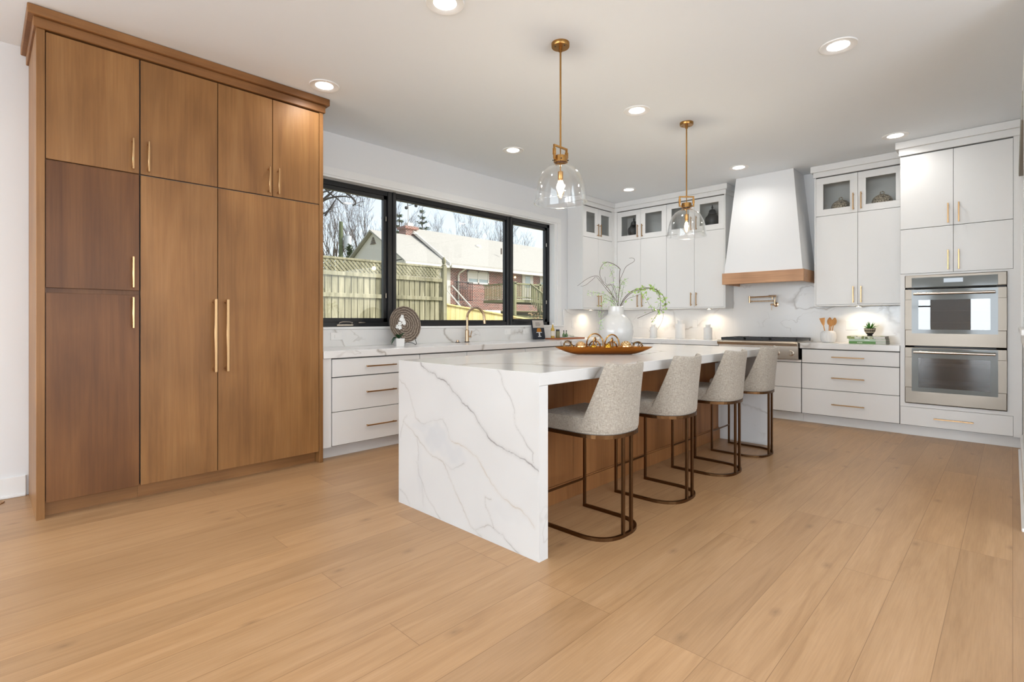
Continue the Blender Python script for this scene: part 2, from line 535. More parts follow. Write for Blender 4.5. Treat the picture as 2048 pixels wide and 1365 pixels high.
# baseboards
mb = MB().box(WX, WX + 0.016, -1.6, 0.21, 0.0, 0.135, 0.003).box(WX, WX + 0.028, -1.6, 0.21, 0.0, 0.018, 0.004)
struct(mb, 'baseboard_left', M['trim'])
mb = MB().box(RX - 0.016, RX, 4.02, 6.50, 0.0, 0.15, 0.003).box(RX - 0.03, RX, 4.02, 6.50, 0.0, 0.02, 0.004)
struct(mb, 'baseboard_right', M['trim'])
# unseen roof added to keep sun out of the right-hand and east openings
struct(MB().box(3.12, 6.5, -12.1, 4.2, 2.85, 3.0).box(0.3, 6.5, 4.22, 8.5, 2.85, 3.0), 'roof', M['trim'])

# ---- kitchen window: three black sashes in a deep white reveal
FX0, FX1 = -4.925, -4.865          # frame depth
w1 = bpy.data.objects.new('window_1', None); COL.objects.link(w1); w1['kind'] = 'structure'
y0, y1, z0, z1 = WIN[0], WIN[1], WIN[2], WIN[3]
fy0, fy1, fz0, fz1 = 2.19, 5.795, 1.112, 2.575
mb = MB().box(WX - TH, FX0 + 0.03, y0, y1, z0, fz0).box(WX - TH, FX0 + 0.03, y0, y1, fz1, z1)
mb.box(WX - TH, FX0 + 0.03, y0, fy0, fz0, fz1).box(WX - TH, FX0 + 0.03, fy1, y1, fz0, fz1)
mb.box(FX0 + 0.03, WX + 0.001, fy1, y1, fz0, fz1).box(FX0 + 0.03, WX + 0.001, y0, fy0, fz0, fz1).box(FX0 + 0.03, WX + 0.001, y0, y1, fz1, z1)
mb.build('window_reveal', M['trim'], w1)
mb = MB().box(WX, WX + 0.012, y1 - 0.006, y1 + 0.075, 1.112, z1 - 0.006, 0.002).box(WX, WX + 0.012, y0 - 0.07, y0 + 0.006, 1.112, z1 - 0.006, 0.002).box(WX, WX + 0.012, y0 - 0.07, y1 + 0.075, z1 - 0.006, z1 + 0.07, 0.003)
mb.build('casing', M['trim'], w1)
MB().box(FX1, WX + 0.025, y0 - 0.08, y1 + 0.12, 1.088, 1.112, 0.004).build('window_sill', M['trim'], w1)
mb = MB()
fw = 0.048
mb.box(FX0, FX1, fy0, fy1, fz0, fz0 + fw).box(FX0, FX1, fy0, fy1, fz1 - fw, fz1)
mb.box(FX0, FX1, fy0, fy0 + fw, fz0, fz1).box(FX0, FX1, fy1 - fw, fy1, fz0, fz1)
mb.box(FX0, FX1 + 0.012, 3.070, 3.170, fz0, fz1, 0.003).box(FX0, FX1 + 0.012, 4.905, 5.005, fz0, fz1, 0.003)
mb.box(FX0, FX1 + 0.026, 3.125, 3.160, fz0, fz1 + 0.012, 0.003).box(FX0, FX1 + 0.026, 4.955, 4.990, fz0, fz1 + 0.012, 0.003)
mb.build('window_frame', M['black'], w1)
for a, b, sw in ((fy0 + fw, 3.070, 0.042), (3.170, 4.905, 0.022), (5.005, fy1 - fw, 0.040)):
    mb = MB()
    za, zb = fz0 + fw, fz1 - fw
    X0, X1 = FX0 + 0.006, FX1 - 0.012
    mb.box(X0, X1, a, b, za, za + sw, 0.002).box(X0, X1, a, b, zb - sw, zb, 0.002).box(X0, X1, a, a + sw, za, zb, 0.002).box(X0, X1, b - sw, b, za, zb, 0.002)
    sh = mb.build('sash', M['black'], w1)
    MB().box(FX0 + 0.024, FX0 + 0.030, a + sw - .004, b - sw + .004, za + sw - .004, zb - sw + .004).build('glass_pane', M['pane'], sh)
mb = MB().tube([(-4.858, 2.50, 1.135), (-4.835, 2.50, 1.155), (-4.832, 2.53, 1.163), (-4.832, 2.60, 1.163), (-4.835, 2.64, 1.155), (-4.858, 2.64, 1.135)], 0.006, 6).box(-4.866, -4.85, 2.48, 2.66, 1.122, 1.138, 0.003)
mb.box(-4.866, -4.852, 2.72, 2.80, 1.150, 1.160, 0.002)
mb.build('window_crank', M['steel'], w1)
mb = MB()
for yy in (3.045, 5.72):
    for zz in (1.42, 2.25): mb.box(-4.868, -4.860, yy, yy + 0.008, zz, zz + 0.05)
mb.build('window_hinge', M['steel'], w1)

# ---- window with a roman shade in the right-hand wall (sliver at the frame edge)
w2 = bpy.data.objects.new('window_2', None); COL.objects.link(w2); w2['kind'] = 'structure'
mb = MB().box(RX - 0.018, RX, 6.05, 6.14, 1.12, 2.72, 0.003).box(RX - 0.018, RX, 4.26, 4.35, 1.12, 2.72, 0.003).box(RX - 0.018, RX, 4.26, 6.14, 2.72, 2.80, 0.003)
mb.box(RX - 0.03, RX, 4.22, 6.18, 1.085, 1.12, 0.004).box(RX - 0.016, RX, 4.26, 6.14, 1.0, 1.085, 0.003)
mb.build('casing', M['trim'], w2)
MB().box(RX + 0.06, RX + 0.10, 4.35, 6.05, 1.12, 1.17).box(RX + 0.06, RX + 0.10, 4.35, 6.05, 2.67, 2.72).box(RX + 0.06, RX + 0.10, 4.35, 4.41, 1.12, 2.72).box(RX + 0.06, RX + 0.10, 5.99, 6.05, 1.12, 2.72).build('window_frame', M['trim'], w2)
MB().box(RX + 0.078, RX + 0.084, 4.40, 6.0, 1.16, 2.68).build('glass_pane', M['pane'], w2)
mb = MB()
for i, (za, zb) in enumerate(((2.66, 2.74), (2.56, 2.66), (2.46, 2.56), (2.38, 2.46))):
    mb.box(RX - 0.012 - 0.006 * i, RX + 0.02, 4.36, 6.04, za, zb, 0.004)
mb.build('roman_shade', plain('grey_shade_cloth', (0.33, 0.32, 0.29, 1), 0.9), w2)

# ================================================================== CABINET HELPERS
def handle(parent, face, ori, a, z, length, vertical=True, mat=None, r=0.0058, so=0.032):
    """bar pull; ori 'X' = front faces +x (a is y), 'Y' = front faces -y (a is x)"""
    mat = mat or M['brass']
    mb = MB()
    def P(l, d):
        al, zz = (a, z + l) if vertical else (a + l, z)
        return (face + d, al, zz) if ori == 'X' else (al, face - d, zz)
    h = length / 2
    bar = [P(-h, so), P(h, so)]
    p, q = Vector(bar[0]), Vector(bar[1])
    mb.box(min(p.x, q.x) - r, max(p.x, q.x) + r, min(p.y, q.y) - r, max(p.y, q.y) + r, min(p.z, q.z) - r, max(p.z, q.z) + r, 0.0018)
    for l in (-h + 0.012, h - 0.012):
        mb.tube([P(l, 0.0005), P(l, so)], r * 0.95, 8)
    return mb.build('handle', mat, parent)


def front(parent, name, face, ori, a0, a1, z0, z1, mat, th=0.02, g=0.0016, b=0.0012):
    mb = MB()
    if ori == 'X': mb.box(face - th, face, a0 + g, a1 - g, z0 + g, z1 - g, b)
    else: mb.box(a0 + g, a1 - g, face, face + th, z0 + g, z1 - g, b)
    return mb.build(name, mat, parent)


def glass_door(parent, face, ori, a0, a1, z0, z1, mat, rail=0.075, th=0.02, g=0.0016):
    mb = MB()
    a0 += g; a1 -= g; z0 += g; z1 -= g
    def bx(u0, u1, w0, w1, f0, f1):
        if ori == 'X': mb.box(f0, f1, u0, u1, w0, w1, 0.001)
        else: mb.box(u0, u1, f0, f1, w0, w1, 0.001)
    f0, f1 = (face - th, face) if ori == 'X' else (face, face + th)
    bx(a0, a1, z0, z0 + rail, f0, f1); bx(a0, a1, z1 - rail, z1, f0, f1)
    bx(a0, a0 + rail, z0 + rail, z1 - rail, f0, f1); bx(a1 - rail, a1, z0 + rail, z1 - rail, f0, f1)
    d = mb.build('glass_door', mat, parent)
    mb = MB()
    if ori == 'X': mb.box(face - 0.013, face - 0.009, a0 + rail - .004, a1 - rail + .004, z0 + rail - .004, z1 - rail + .004)
    else: mb.box(a0 + rail - .004, a1 - rail + .004, face + 0.009, face + 0.013, z0 + rail - .004, z1 - rail + .004)
    mb.build('glass_pane', M['cabglass'], d)
    return d


# ================================================================== TALL WOOD CABINETRY (left)
TF = -4.10                       # face of the doors
TB = WX + 0.004
Z_D0, Z_S, Z_T = 0.092, 2.130, 2.885
# pantry column
pan = thing('pantry_cabinet', 'brown stained wooden pantry column nearest the white baseboard, with darker lower doors', 'cabinet', (-4.43, 0.48, 0))
MB().box(TB, TF - 0.021, 0.262, 0.7235, 0.10, Z_T).build('body', M['maple_dark'], pan)
MB().box(TB, TF, 0.223, 0.262, 0.0, 2.8925, 0.0015).build('end_panel', M['maple'], pan)
MB().box(TB, TF - 0.075, 0.262, 0.7235, 0.0, 0.10).build('toe_kick', M['maple_h'], pan)
for za, zb, mt, hz in ((Z_D0, 1.342, 'maple_dark', 1.226), (1.368, Z_S, 'maple_dark', 1.488), (Z_S + .003, Z_T, 'maple', 2.254)):
    d = front(pan, 'door', TF, 'X', 0.264, 0.7225, za, zb, M[mt], g=0.0025)
    handle(d, TF, 'X', 0.684, hz, 0.19)
# panelled refrigerator
fr = thing('panelled_refrigerator', 'built-in refrigerator behind two tall stained wood doors with long gold handles', 'refrigerator', (-4.43, 1.34, 0))
MB().box(TB, TF - 0.024, 0.7255, 1.940, 0.10, Z_S - 0.002).build('body', M['iron'], fr)  # near-black body paints the shade in the door gaps
MB().box(TB, TF - 0.075, 0.7245, 1.940, 0.0, 0.10).build('toe_kick', M['maple_h'], fr)
for ya, yb, hy in ((0.7255, 1.1850, 1.158), (1.1850, 1.9400, 1.236)):
    d = front(fr, 'door', TF, 'X', ya, yb, Z_D0, Z_S, M['maple'], g=0.0025)
    handle(d, TF, 'X', hy, 1.068, 0.50, r=0.0095, so=0.05)
# overhead unit
ov = thing('overhead_cabinet', 'stained wooden cabinet above the tall refrigerator doors, three doors with short gold pulls', 'cabinet', (-4.43, 1.34, Z_S))
MB().box(TB, TF - 0.021, 0.7255, 1.940, Z_S, Z_T).build('body', M['gap_shade'], ov)
for ya, yb, hy in ((0.7255, 1.1850, 0.768), (1.1850, 1.5680, 1.536), (1.5680, 1.9400, 1.606)):
    d = front(ov, 'door', TF, 'X', ya, yb, Z_S + .003, Z_T, M['maple'], g=0.0025)
    handle(d, TF, 'X', hy, 2.252, 0.19)
MB().box(TB, TF, 1.942, 1.975, 0.0, 2.8925, 0.0015).build('end_panel', M['maple'], fr)
# crown
mb = MB()
def crown_ring(mb, pr, za, zb, b=0.004):
    mb.box(TB, TF + pr, 0.223 - pr, 1.975 + pr, za, zb, b)
crown_ring(mb, 0.014, 2.893, 2.952)
crown_ring(mb, 0.040, 2.952, CEIL - 0.002)
solo(mb, 'crown_molding', M['maple_h'], 'stepped brown wooden crown along the top of the tall cabinetry, touching the ceiling', 'molding', (-4.43, 1.1, 2.95))

# ================================================================== WHITE BASE CABINETS
CT0, CT1 = 0.857, 0.918          # countertop slab
BF = -4.125                      # window-run drawer fronts
BYF = 6.60                       # back-run drawer fronts


def base_body(root, ori, a0, a1, toe=0.085, h=0.105, top=0.855):
    mb = MB(); tk = MB()
    if ori == 'X':
        mb.box(WX + .004, BF - 0.021, a0, a1, h, top); tk.box(WX + .004, BF - toe, a0, a1, 0, h)
    else:
        mb.box(a0, a1, BYF + 0.021, BY - .004, h, top); tk.box(a0, a1, BYF + toe, BY - .004, 0, h)
    mb.build('body', M['gap_shade'], root); tk.build('toe_kick', M['white'], root)


ZD = ((0.109, 0.396), (0.396, 0.689), (0.692, 0.848))
dc = thing('drawer_cabinet', 'white three-drawer base unit under the window counter, beside the brown wooden end panel', 'cabinet', (-4.45, 2.5, 0))
base_body(dc, 'X', 1.980, 2.962)
MB().box(BF - 0.020, BF, 1.980, 2.058, 0.105, 0.855, 0.001).build('filler_strip', M['white'], dc)
for (za, zb), hz in zip(ZD, (0.247, 0.545, 0.772)):
    d = front(dc, 'drawer', BF, 'X', 2.064, 2.962, za, zb, M['white'], g=0.003)
    handle(d, BF, 'X', 2.528, hz, 0.295, False)
nc = thing('base_cabinet', 'narrow white base unit under the window counter, between the three-drawer unit and the sink unit', 'cabinet', (-4.45, 3.27, 0))
base_body(nc, 'X', 2.964, 3.565)
for (za, zb), hz in zip(ZD, (0.247, 0.545, 0.772)):
    d = front(nc, 'drawer', BF, 'X', 2.964, 3.565, za, zb, M['white'], g=0.003)
    handle(d, BF, 'X', 3.265, hz, 0.295, False)
sc = thing('sink_cabinet', 'white sink base unit under the window counter below the tall faucet', 'cabinet', (-4.45, 4.02, 0))
base_body(sc, 'X', 3.567, 4.468)
front(sc, 'false_front', BF, 'X', 3.567, 4.468, 0.692, 0.848, M['white'], g=0.003)
for ya, yb, hy in ((3.567, 4.017, 3.985), (4.017, 4.468, 4.05)):
    d = front(sc, 'door', BF, 'X', ya, yb, 0.109, 0.689, M['white'], g=0.003)
    handle(d, BF, 'X', hy, 0.58, 0.16)
kc = thing('corner_cabinet', 'white base unit under the window counter, running from the sink unit into the far corner', 'cabinet', (-4.45, 5.5, 0))
base_body(kc, 'X', 4.470, 6.598)
MB().box(WX + .004, -2.705, BYF + 0.021, BY - .004, 0.105, 0.855).build('body', M['gap_shade'], kc)
MB().box(BF, -2.705, BYF + 0.07, BY - .004, 0.0, 0.105).build('toe_kick', M['white'], kc)
for ya, yb in ((4.470, 5.20), (5.20, 5.93), (5.93, 6.598)):
    d = front(kc, 'drawer', BF, 'X', ya, yb, 0.692, 0.848, M['white'], g=0.003)
    handle(d, BF, 'X', (ya + yb) / 2, 0.772, 0.2, False)
    front(kc, 'door', BF, 'X', ya, yb, 0.109, 0.689, M['white'], g=0.003)
for xa, xb in ((-4.08, -3.40), (-3.40, -2.705)):
    d = front(kc, 'drawer', BYF, 'Y', xa, xb, 0.692, 0.848, M['white'], g=0.003)
    handle(d, BYF, 'Y', (xa + xb) / 2, 0.772, 0.2, False)
    front(kc, 'door', BYF, 'Y', xa, xb, 0.109, 0.689, M['white'], g=0.003)
rc = thing('range_cabinet', 'white two-drawer base unit directly under the steel rangetop', 'cabinet', (-2.22, 6.9, 0))
base_body(rc, 'Y', -2.703, -1.752, top=0.722)
MB().box(-2.700, -1.755, BYF + .002, BYF + .022, 0.693, 0.7215, 0.001).build('filler_strip', M['white'], rc)
for (za, zb), hz in zip(ZD[:2], (0.247, 0.545)):
    d = front(rc, 'drawer', BYF, 'Y', -2.703, -1.752, za, zb, M['white'], g=0.003)
    handle(d, BYF, 'Y', -2.228, hz, 0.29, False)
bc = thing('drawer_cabinet', 'white three-drawer base unit between the steel rangetop and the wall ovens', 'cabinet', (-1.3, 6.9, 0))
base_body(bc, 'Y', -1.750, -0.834)
for (za, zb), hz in zip(ZD, (0.243, 0.538, 0.769)):
    d = front(bc, 'drawer', BYF, 'Y', -1.748, -0.836, za, zb, M['white'], g=0.003)
    handle(d, BYF, 'Y', -1.291, hz, 0.295, False)

# ---- countertops and backsplash
mb = MB().box(WX + .003, -4.10, 1.980, BY - 0.003, CT0, CT1, 0.003).box(-4.10, -2.705, 6.575, BY - 0.003, CT0, CT1, 0.003)
solo(mb, 'countertop', M['marble'], 'white veined L-shaped quartz counter running under the long window into the corner', 'countertop', (-4.4, 4.4, CT0))
mb = MB().box(-1.762, -0.834, 6.575, BY - 0.003, CT0, CT1, 0.003)
solo(mb, 'countertop', M['marble'], 'short white quartz counter between the rangetop and the wall ovens, carrying the books', 'countertop', (-1.3, 6.9, CT0))
mb = MB().box(WX + .001, WX + .018, 1.980, 5.985, CT1, 1.087, 0.002).box(WX + .001, WX + .018, 5.985, BY - .02, CT1, 1.345, 0.002)
solo(mb, 'backsplash', M['marble'], 'low veined stone backsplash under the black-framed window sill', 'backsplash', (WX, 4.4, 1.0))
mb = MB().box(WX + .019, -2.753, BY - .019, BY - .001, CT1, 1.345, 0.001).box(-2.753, -1.701, BY - .019, BY - .001, CT1, 1.77, 0.001).box(-1.701, -0.834, BY - .019, BY - .001, CT1, 1.345, 0.001)
solo(mb, 'backsplash', M['marble'], 'veined stone backsplash behind the rangetop, rising to the range hood', 'backsplash', (-2.8, BY, 1.1))

# ================================================================== UPPER CABINETS
UZ0, UZM, UZT = 1.362, 2.408, 2.862
UF, UY = -4.49, 6.93             # fronts of the window-wall and back-wall uppers


def upper(root, ori, a0, a1, deep, solid_ends=True):
    """closed lower box, hollow glass-fronted upper box; deep = wall coordinate"""
    f = UF - 0.021 if ori == 'X' else UY + 0.021
    def bx(u0, u1, d0, d1, w0, w1, mb):
        if ori == 'X': mb.box(min(d0, d1), max(d0, d1), u0, u1, w0, w1)
        else: mb.box(u0, u1, min(d0, d1), max(d0, d1), w0, w1)
    mb = MB()
    bx(a0, a1, f, deep, UZ0, UZM, mb)
    bx(a0, a0 + .018, f, deep, UZM, UZT + .02, mb); bx(a1 - .018, a1, f, deep, UZM, UZT + .02, mb)
    bx(a0, a1, f, deep, UZT - .016, UZT + .02, mb)
    mb.build('body', M['gap_shade'], root)
    mb = MB()
    e = 0.02 if ori == 'X' else -0.02
    bx(a0 + .018, a1 - .018, deep, deep + e, UZM + .002, UZT - .016, mb)
    bx(a0 + .018, a0 + .021, f, deep, UZM + .002, UZT - .016, mb); bx(a1 - .021, a1 - .018, f, deep, UZM + .002, UZT - .016, mb)
    bx(a0 + .018, a1 - .018, f, deep, UZM, UZM + .004, mb); bx(a0 + .018, a1 - .018, f, deep, UZT - .019, UZT - .016, mb)
    mb.build('interior', M['inside'], root)


up = thing('upper_cabinet', 'white upper cabinet with two glass doors nearest the window, its side panel facing the room', 'cabinet', (-4.63, 6.5, UZ0))
upper(up, 'X', 6.115, 6.868, WX + .004)
MB().box(WX + .004, UF, 6.097, 6.115, 1.345, UZT + .02, 0.001).build('end_panel', M['white'], up)
MB().box(UF - .02, UF, 6.868, 6.945, UZ0, UZT + .02).box(UF, -4.442, UY, UY + .02, UZ0, UZT + .02).build('corner_filler', M['white'], up)
MB().box(WX + .03, UF - .002, 6.115, 6.868, 1.346, UZ0 - .001).build('light_rail', M['white'], up)
for ya, yb, hy in ((6.117, 6.4925, 6.459), (6.4925, 6.868, 6.526)):
    d = front(up, 'door', UF, 'X', ya, yb, UZ0, UZM, M['white'])
    handle(d, UF, 'X', hy, 1.472, 0.165)
    d = glass_door(up, UF, 'X', ya, yb, UZM + .002, UZT, M['white'])
    handle(d, UF, 'X', hy, 2.534, 0.175)
ups = []
for (a0, am, a1, lab) in ((-4.440, -4.029, -3.607, 'white upper cabinet in the range-wall corner, black jar behind its left glass door'),
                          (-3.606, -3.186, -2.771, 'white upper cabinet just left of the range hood, black jar behind right glass door'),
                          (-1.683, -1.262, -0.836, 'white upper cabinet right of the range hood, two woven baskets behind its glass doors')):
    u = thing('upper_cabinet', lab, 'cabinet', ((a0 + a1) / 2, 7.08, UZ0))
    upper(u, 'Y', a0, a1, BY - .004)
    MB().box(a0 + .0, a1 - .0, UY + .002, BY - .03, 1.346, UZ0 - .001).build('light_rail', M['white'], u)
    for xa, xb, hx in ((a0, am, am - 0.040), (am, a1, am + 0.036)):
        d = front(u, 'door', UY, 'Y', xa, xb, UZ0, UZM, M['white'])
        handle(d, UY, 'Y', hx, 1.474, 0.175)
        d = glass_door(u, UY, 'Y', xa, xb, UZM + .002, UZT, M['white'])
        handle(d, UY, 'Y', hx, 2.534, 0.180)
    ups.append(u)
MB().box(-2.771, -2.755, UY + .0, BY - .004, 1.345, UZT + .02, 0.001).build('end_panel', M['white'], ups[1])
MB().box(-1.699, -1.683, UY + .0, BY - .004, 1.345, UZT + .02, 0.001).build('end_panel', M['white'], ups[2])
# white crown over the corner run and over the right-hand upper
mb = MB()
for pr, za, zb in ((0.010, UZT + .012, 2.934), (0.034, 2.934, CEIL - .002)):
    mb.box(WX + .003, UF + pr, 6.097 - pr, BY - .003, za, zb, 0.002)
    mb.box(UF + pr, -2.755 + pr, UY - pr, BY - .003, za, zb, 0.002)
solo(mb, 'crown_molding', M['white'], 'white crown over the corner upper cabinets, turning the corner left of the hood', 'molding', (-4.0, 7.0, 2.9))
mb = MB()
for pr, za, zb in ((0.010, UZT + .012, 2.934), (0.034, 2.934, CEIL - .002)):
    mb.box(-1.699 - pr, -0.872, UY - pr, BY - .003, za, zb, 0.002)
solo(mb, 'crown_molding', M['white'], 'short white crown between the range hood and the taller oven tower', 'molding', (-1.25, 7.0, 2.9))

# ================================================================== OVEN TOWER
OX0, OX1 = -0.8315, 0.004
tw = thing('oven_tower_cabinet', 'tall white cabinet in the right corner housing the double wall oven', 'cabinet', (-0.41, 6.9, 0))
mb = MB().box(-0.833, -0.800, BYF + .021, BY - .004, 0.105, 2.875).box(-0.030, RX - .003, BYF + .021, BY - .004, 0.105, 2.875)
mb.box(-0.800, -0.030, BYF + .021, BY - .004, 0.105, 0.328).box(-0.800, -0.030, BYF + .021, BY - .004, 1.640, 2.875)
mb.box(-0.800, -0.030, 7.17, BY - .004, 0.328, 1.640)
mb.build('body', M['gap_shade'], tw)
mb = MB().box(-0.833, OX0, BYF + .004, BYF + .021, 0.105, 2.875).box(OX1, RX - .003, BYF + .004, BYF + .021, 0.105, 2.875)
mb.box(OX0, -0.793, BYF + .004, BYF + .021, 0.333, 1.634).box(-0.036, OX1, BYF + .004, BYF + .021, 0.333, 1.634)
mb.box(OX0, OX1, BYF + .004, BYF + .021, 0.297, 0.333).box(OX0, OX1, BYF + .004, BYF + .021, 1.634, 1.652)
mb.build('face_frame', M['white'], tw)
MB().box(-0.833, RX - .003, BYF + .07, BY - .004, 0, 0.105).build('toe_kick', M['white'], tw)
d = front(tw, 'drawer', BYF, 'Y', OX0, OX1, 0.109, 0.296, M['white'])
handle(d, BYF, 'Y', -0.415, 0.199, 0.285, False)
for za, zb, hz in ((1.653, 2.108, 1.771), (2.110, 2.856, 2.228)):
    for xa, xb, hx in ((OX0, -0.415, -0.453), (-0.415, OX1, -0.374)):
        d = front(tw, 'door', BYF, 'Y', xa, xb, za, zb, M['white'])
        handle(d, BYF, 'Y', hx, hz, 0.18)
mb = MB()
for pr, za, zb in ((0.010, 2.868, 2.936), (0.036, 2.936, CEIL - .002)):
    mb.box(-0.833 - pr, RX - .003, BYF - pr, BY - .004, za, zb, 0.002)
mb.build('crown', M['white'], tw)

# ---- double wall oven
on = thing('double_wall_oven', 'stainless steel double wall oven with grey glass doors built into the white tower', 'oven', (-0.41, 6.85, 0.336))
SX0, SX1 = -0.792, -0.036
FY = 6.575
MB().box(SX0 + .01, SX1 - .01, FY + .055, 7.15, 0.345, 0.36).box(SX0 + .01, SX1 - .01, FY + .055, 7.15, 1.50, 1.63).box(SX0 + .01, SX1 - .01, FY + .055, 7.15, 0.895, 0.935).box(SX0 + .01, -0.72, FY + .055, 7.15, .36, 1.50).box(-0.11, SX1 - .01, FY + .055, 7.15, .36, 1.50).box(SX0 + .01, SX1 - .01, 7.13, 7.15, .36, 1.5).build('oven_cavity', M['iron'], on)
cp = MB().box(SX0, SX1, FY, FY + .055, 1.504, 1.632, 0.006).build('control_panel', M['steel_soft'], on)
MB().box(-0.735, -0.098, FY - .002, FY + .01, 1.508, 1.606, 0.001).build('control_glass', M['ovengrey'], cp)
MB().box(-0.486, -0.343, FY - .0035, FY, 1.550, 1.590, 0.0005).build('display', M['display'], cp)
for za, zb, ga, gb, wa, wb, hz in ((0.918, 1.490, 1.046, 1.486, 1.086, 1.382, 1.443), (0.340, 0.904, 0.462, 0.898, 0.505, 0.800, 0.860)):
    mb = MB()
    mb.box(SX0, SX1, FY, FY + .05, za, wa - .002, 0.006).box(SX0, SX1, FY, FY + .05, wb + .002, zb, 0.004)
    mb.box(SX0, -0.682, FY, FY + .05, wa - .006, wb + .006, 0.003).box(-0.150, SX1, FY, FY + .05, wa - .006, wb + .006, 0.003)
    d = mb.build('oven_door', M['steel_soft'], on)
    mb = MB().box(-0.735, -0.097, FY - .003, FY + .002, ga, wa).box(-0.735, -0.097, FY - .003, FY + .002, wb, gb).box(-0.735, -0.682, FY - .003, FY + .002, wa, wb).box(-0.150, -0.097, FY - .003, FY + .002, wa, wb)
    mb.build('glass_border', M['ovengrey'], d)
    MB().box(-0.683, -0.149, FY - .0025, FY + .003, wa - .001, wb + .001).build('oven_window', M['ovenglass'], d)
    mb = MB().cyl(0.0125, -0.716, -0.114, 16, 0, (0, FY - .055, hz), 'x').cyl(0.009, FY - .055, FY + .002, 10, 0, (-0.69, 0, hz), 'y').cyl(0.009, FY - .055, FY + .002, 10, 0, (-0.14, 0, hz), 'y')
    mb.build('handle', M['steel'], d)
    mb = MB().box(-0.445, -0.385, FY - .0037, FY - .003, wa - .024, wa - .017)
    mb.build('badge', M['ovengrey'], d)
    rk = MB()
    for zz in ((wa + .07, wa + .19) if za > .8 else (wa + .035, wa + .215)):
        rk.tube([(-0.70, 6.66, zz), (-0.13, 6.66, zz)], 0.003, 6).tube([(-0.70, 7.08, zz), (-0.13, 7.08, zz)], 0.003, 6)
        for i in range(9): rk.tube([(-0.70, 6.70 + i * .045, zz), (-0.13, 6.70 + i * .045, zz)], 0.0018, 5)
        for i in range(5): rk.tube([(-0.68 + i * .133, 6.66, zz), (-0.68 + i * .133, 7.08, zz)], 0.0022, 5)
    rk.build('oven_rack', M['nickel'], on)

# ================================================================== RANGE HOOD
hd = thing('range_hood', 'tapered white plaster range hood with a light oak band along its bottom edge', 'range hood', (-2.22, 6.95, 1.64))
bxl, bxr, txl, txr = -2.672, -1.760, -2.565, -1.891
yb_, yt_ = 6.682, 6.80
v = [(bxl, yb_, 1.775), (bxr, yb_, 1.775), (bxr, BY - .002, 1.775), (bxl, BY - .002, 1.775), (txl, yt_, CEIL - .001), (txr, yt_, CEIL - .001), (txr, BY - .002, CEIL - .001), (txl, BY - .002, CEIL - .001)]
MB().add(v, [(0, 3, 2, 1), (4, 5, 6, 7), (0, 1, 5, 4), (1, 2, 6, 5), (2, 3, 7, 6), (3, 0, 4, 7)]).build('hood_body', M['wall'], hd)
mb = MB().box(-2.692, -1.742, 6.660, 6.690, 1.640, 1.782, 0.003).box(-2.692, -2.664, 6.690, BY - .02, 1.640, 1.782, 0.003).box(-1.770, -1.742, 6.690, BY - .02, 1.640, 1.782, 0.003)
mb.build('wood_band', M['hood_wood'], hd)
mb = MB().box(-2.664, -1.770, 6.690, BY - .02, 1.675, 1.70)
mb.build('filter_insert', M['steel'], hd)

# ================================================================== RANGETOP
rg = thing('rangetop', 'stainless steel gas rangetop with black grates set into the back counter under the hood', 'rangetop', (-2.22, 6.85, 0.73))
RX0, RX1 = -2.688, -1.770
MB().box(RX0, RX1, 6.545, 7.17, 0.727, 0.930, 0.004).build('body', M['steel'], rg)
pr = [(6.545 - 0.045, 0.900), (6.545 - 0.048, 0.912), (6.545 - 0.044, 0.924), (6.545 - 0.034, 0.932), (6.56, 0.934), (6.56, 0.880), (6.545 - 0.034, 0.880), (6.545 - 0.042, 0.888)]
MB().ext(pr, 'x', RX0, RX1, 0, False).build('front_rail', M['steel'], rg)
for i in range(6):
    kx = -2.60 + i * 0.151
    mb = MB().lathe([(0, 0), (0.031, 0), (0.031, .006), (0.026, .008), (0.026, .03), (0.023, .036), (0, .036)], 24, (0, 0, 0))
    mb.v = [(x + kx, 6.545 - z, y + 0.795) for x, y, z in mb.v]
    mb.box(kx - .005, kx + .005, 6.545 - .044, 6.545 - .03, 0.773, 0.817, 0.002)
    mb.build('knob', M['steel'], rg)
for i in range(3):
    xa = RX0 + 0.018 + i * 0.295; xb = xa + 0.291
    mb = MB()
    z0_, z1_ = 0.944, 0.966
    mb.box(xa, xb, 6.575, 6.592, z0_ - .010, z1_, 0.003).box(xa, xb, 7.118, 7.135, z0_, z1_, 0.003).box(xa, xa + .017, 6.575, 7.135, z0_, z1_, 0.003).box(xb - .017, xb, 6.575, 7.135, z0_, z1_, 0.003)
    mb.box(xa, xb, 6.845, 6.862, z0_, z1_, 0.003)
    for cy in (6.715, 6.99):
        cx_ = (xa + xb) / 2
        mb.box(cx_ - .006, cx_ + .006, cy - .13, cy - .035, z0_ + .004, z1_ + .002, 0.002).box(cx_ - .006, cx_ + .006, cy + .035, cy + .13, z0_ + .004, z1_ + .002, 0.002)
        mb.box(xa + .01, cx_ - .035, cy - .006, cy + .006, z0_ + .004, z1_ + .002, 0.002).box(cx_ + .035, xb - .01, cy - .006, cy + .006, z0_ + .004, z1_ + .002, 0.002)
        mb.cyl(0.038, 0.930, 0.948, 20, 0, (cx_, cy, 0))
    for px_ in (xa + .008, xb - .008):
        for py_ in (6.583, 7.126): mb.cyl(0.006, 0.929, 0.95, 8, 0, (px_, py_, 0))
    mb.build('grate', M['iron'], rg)

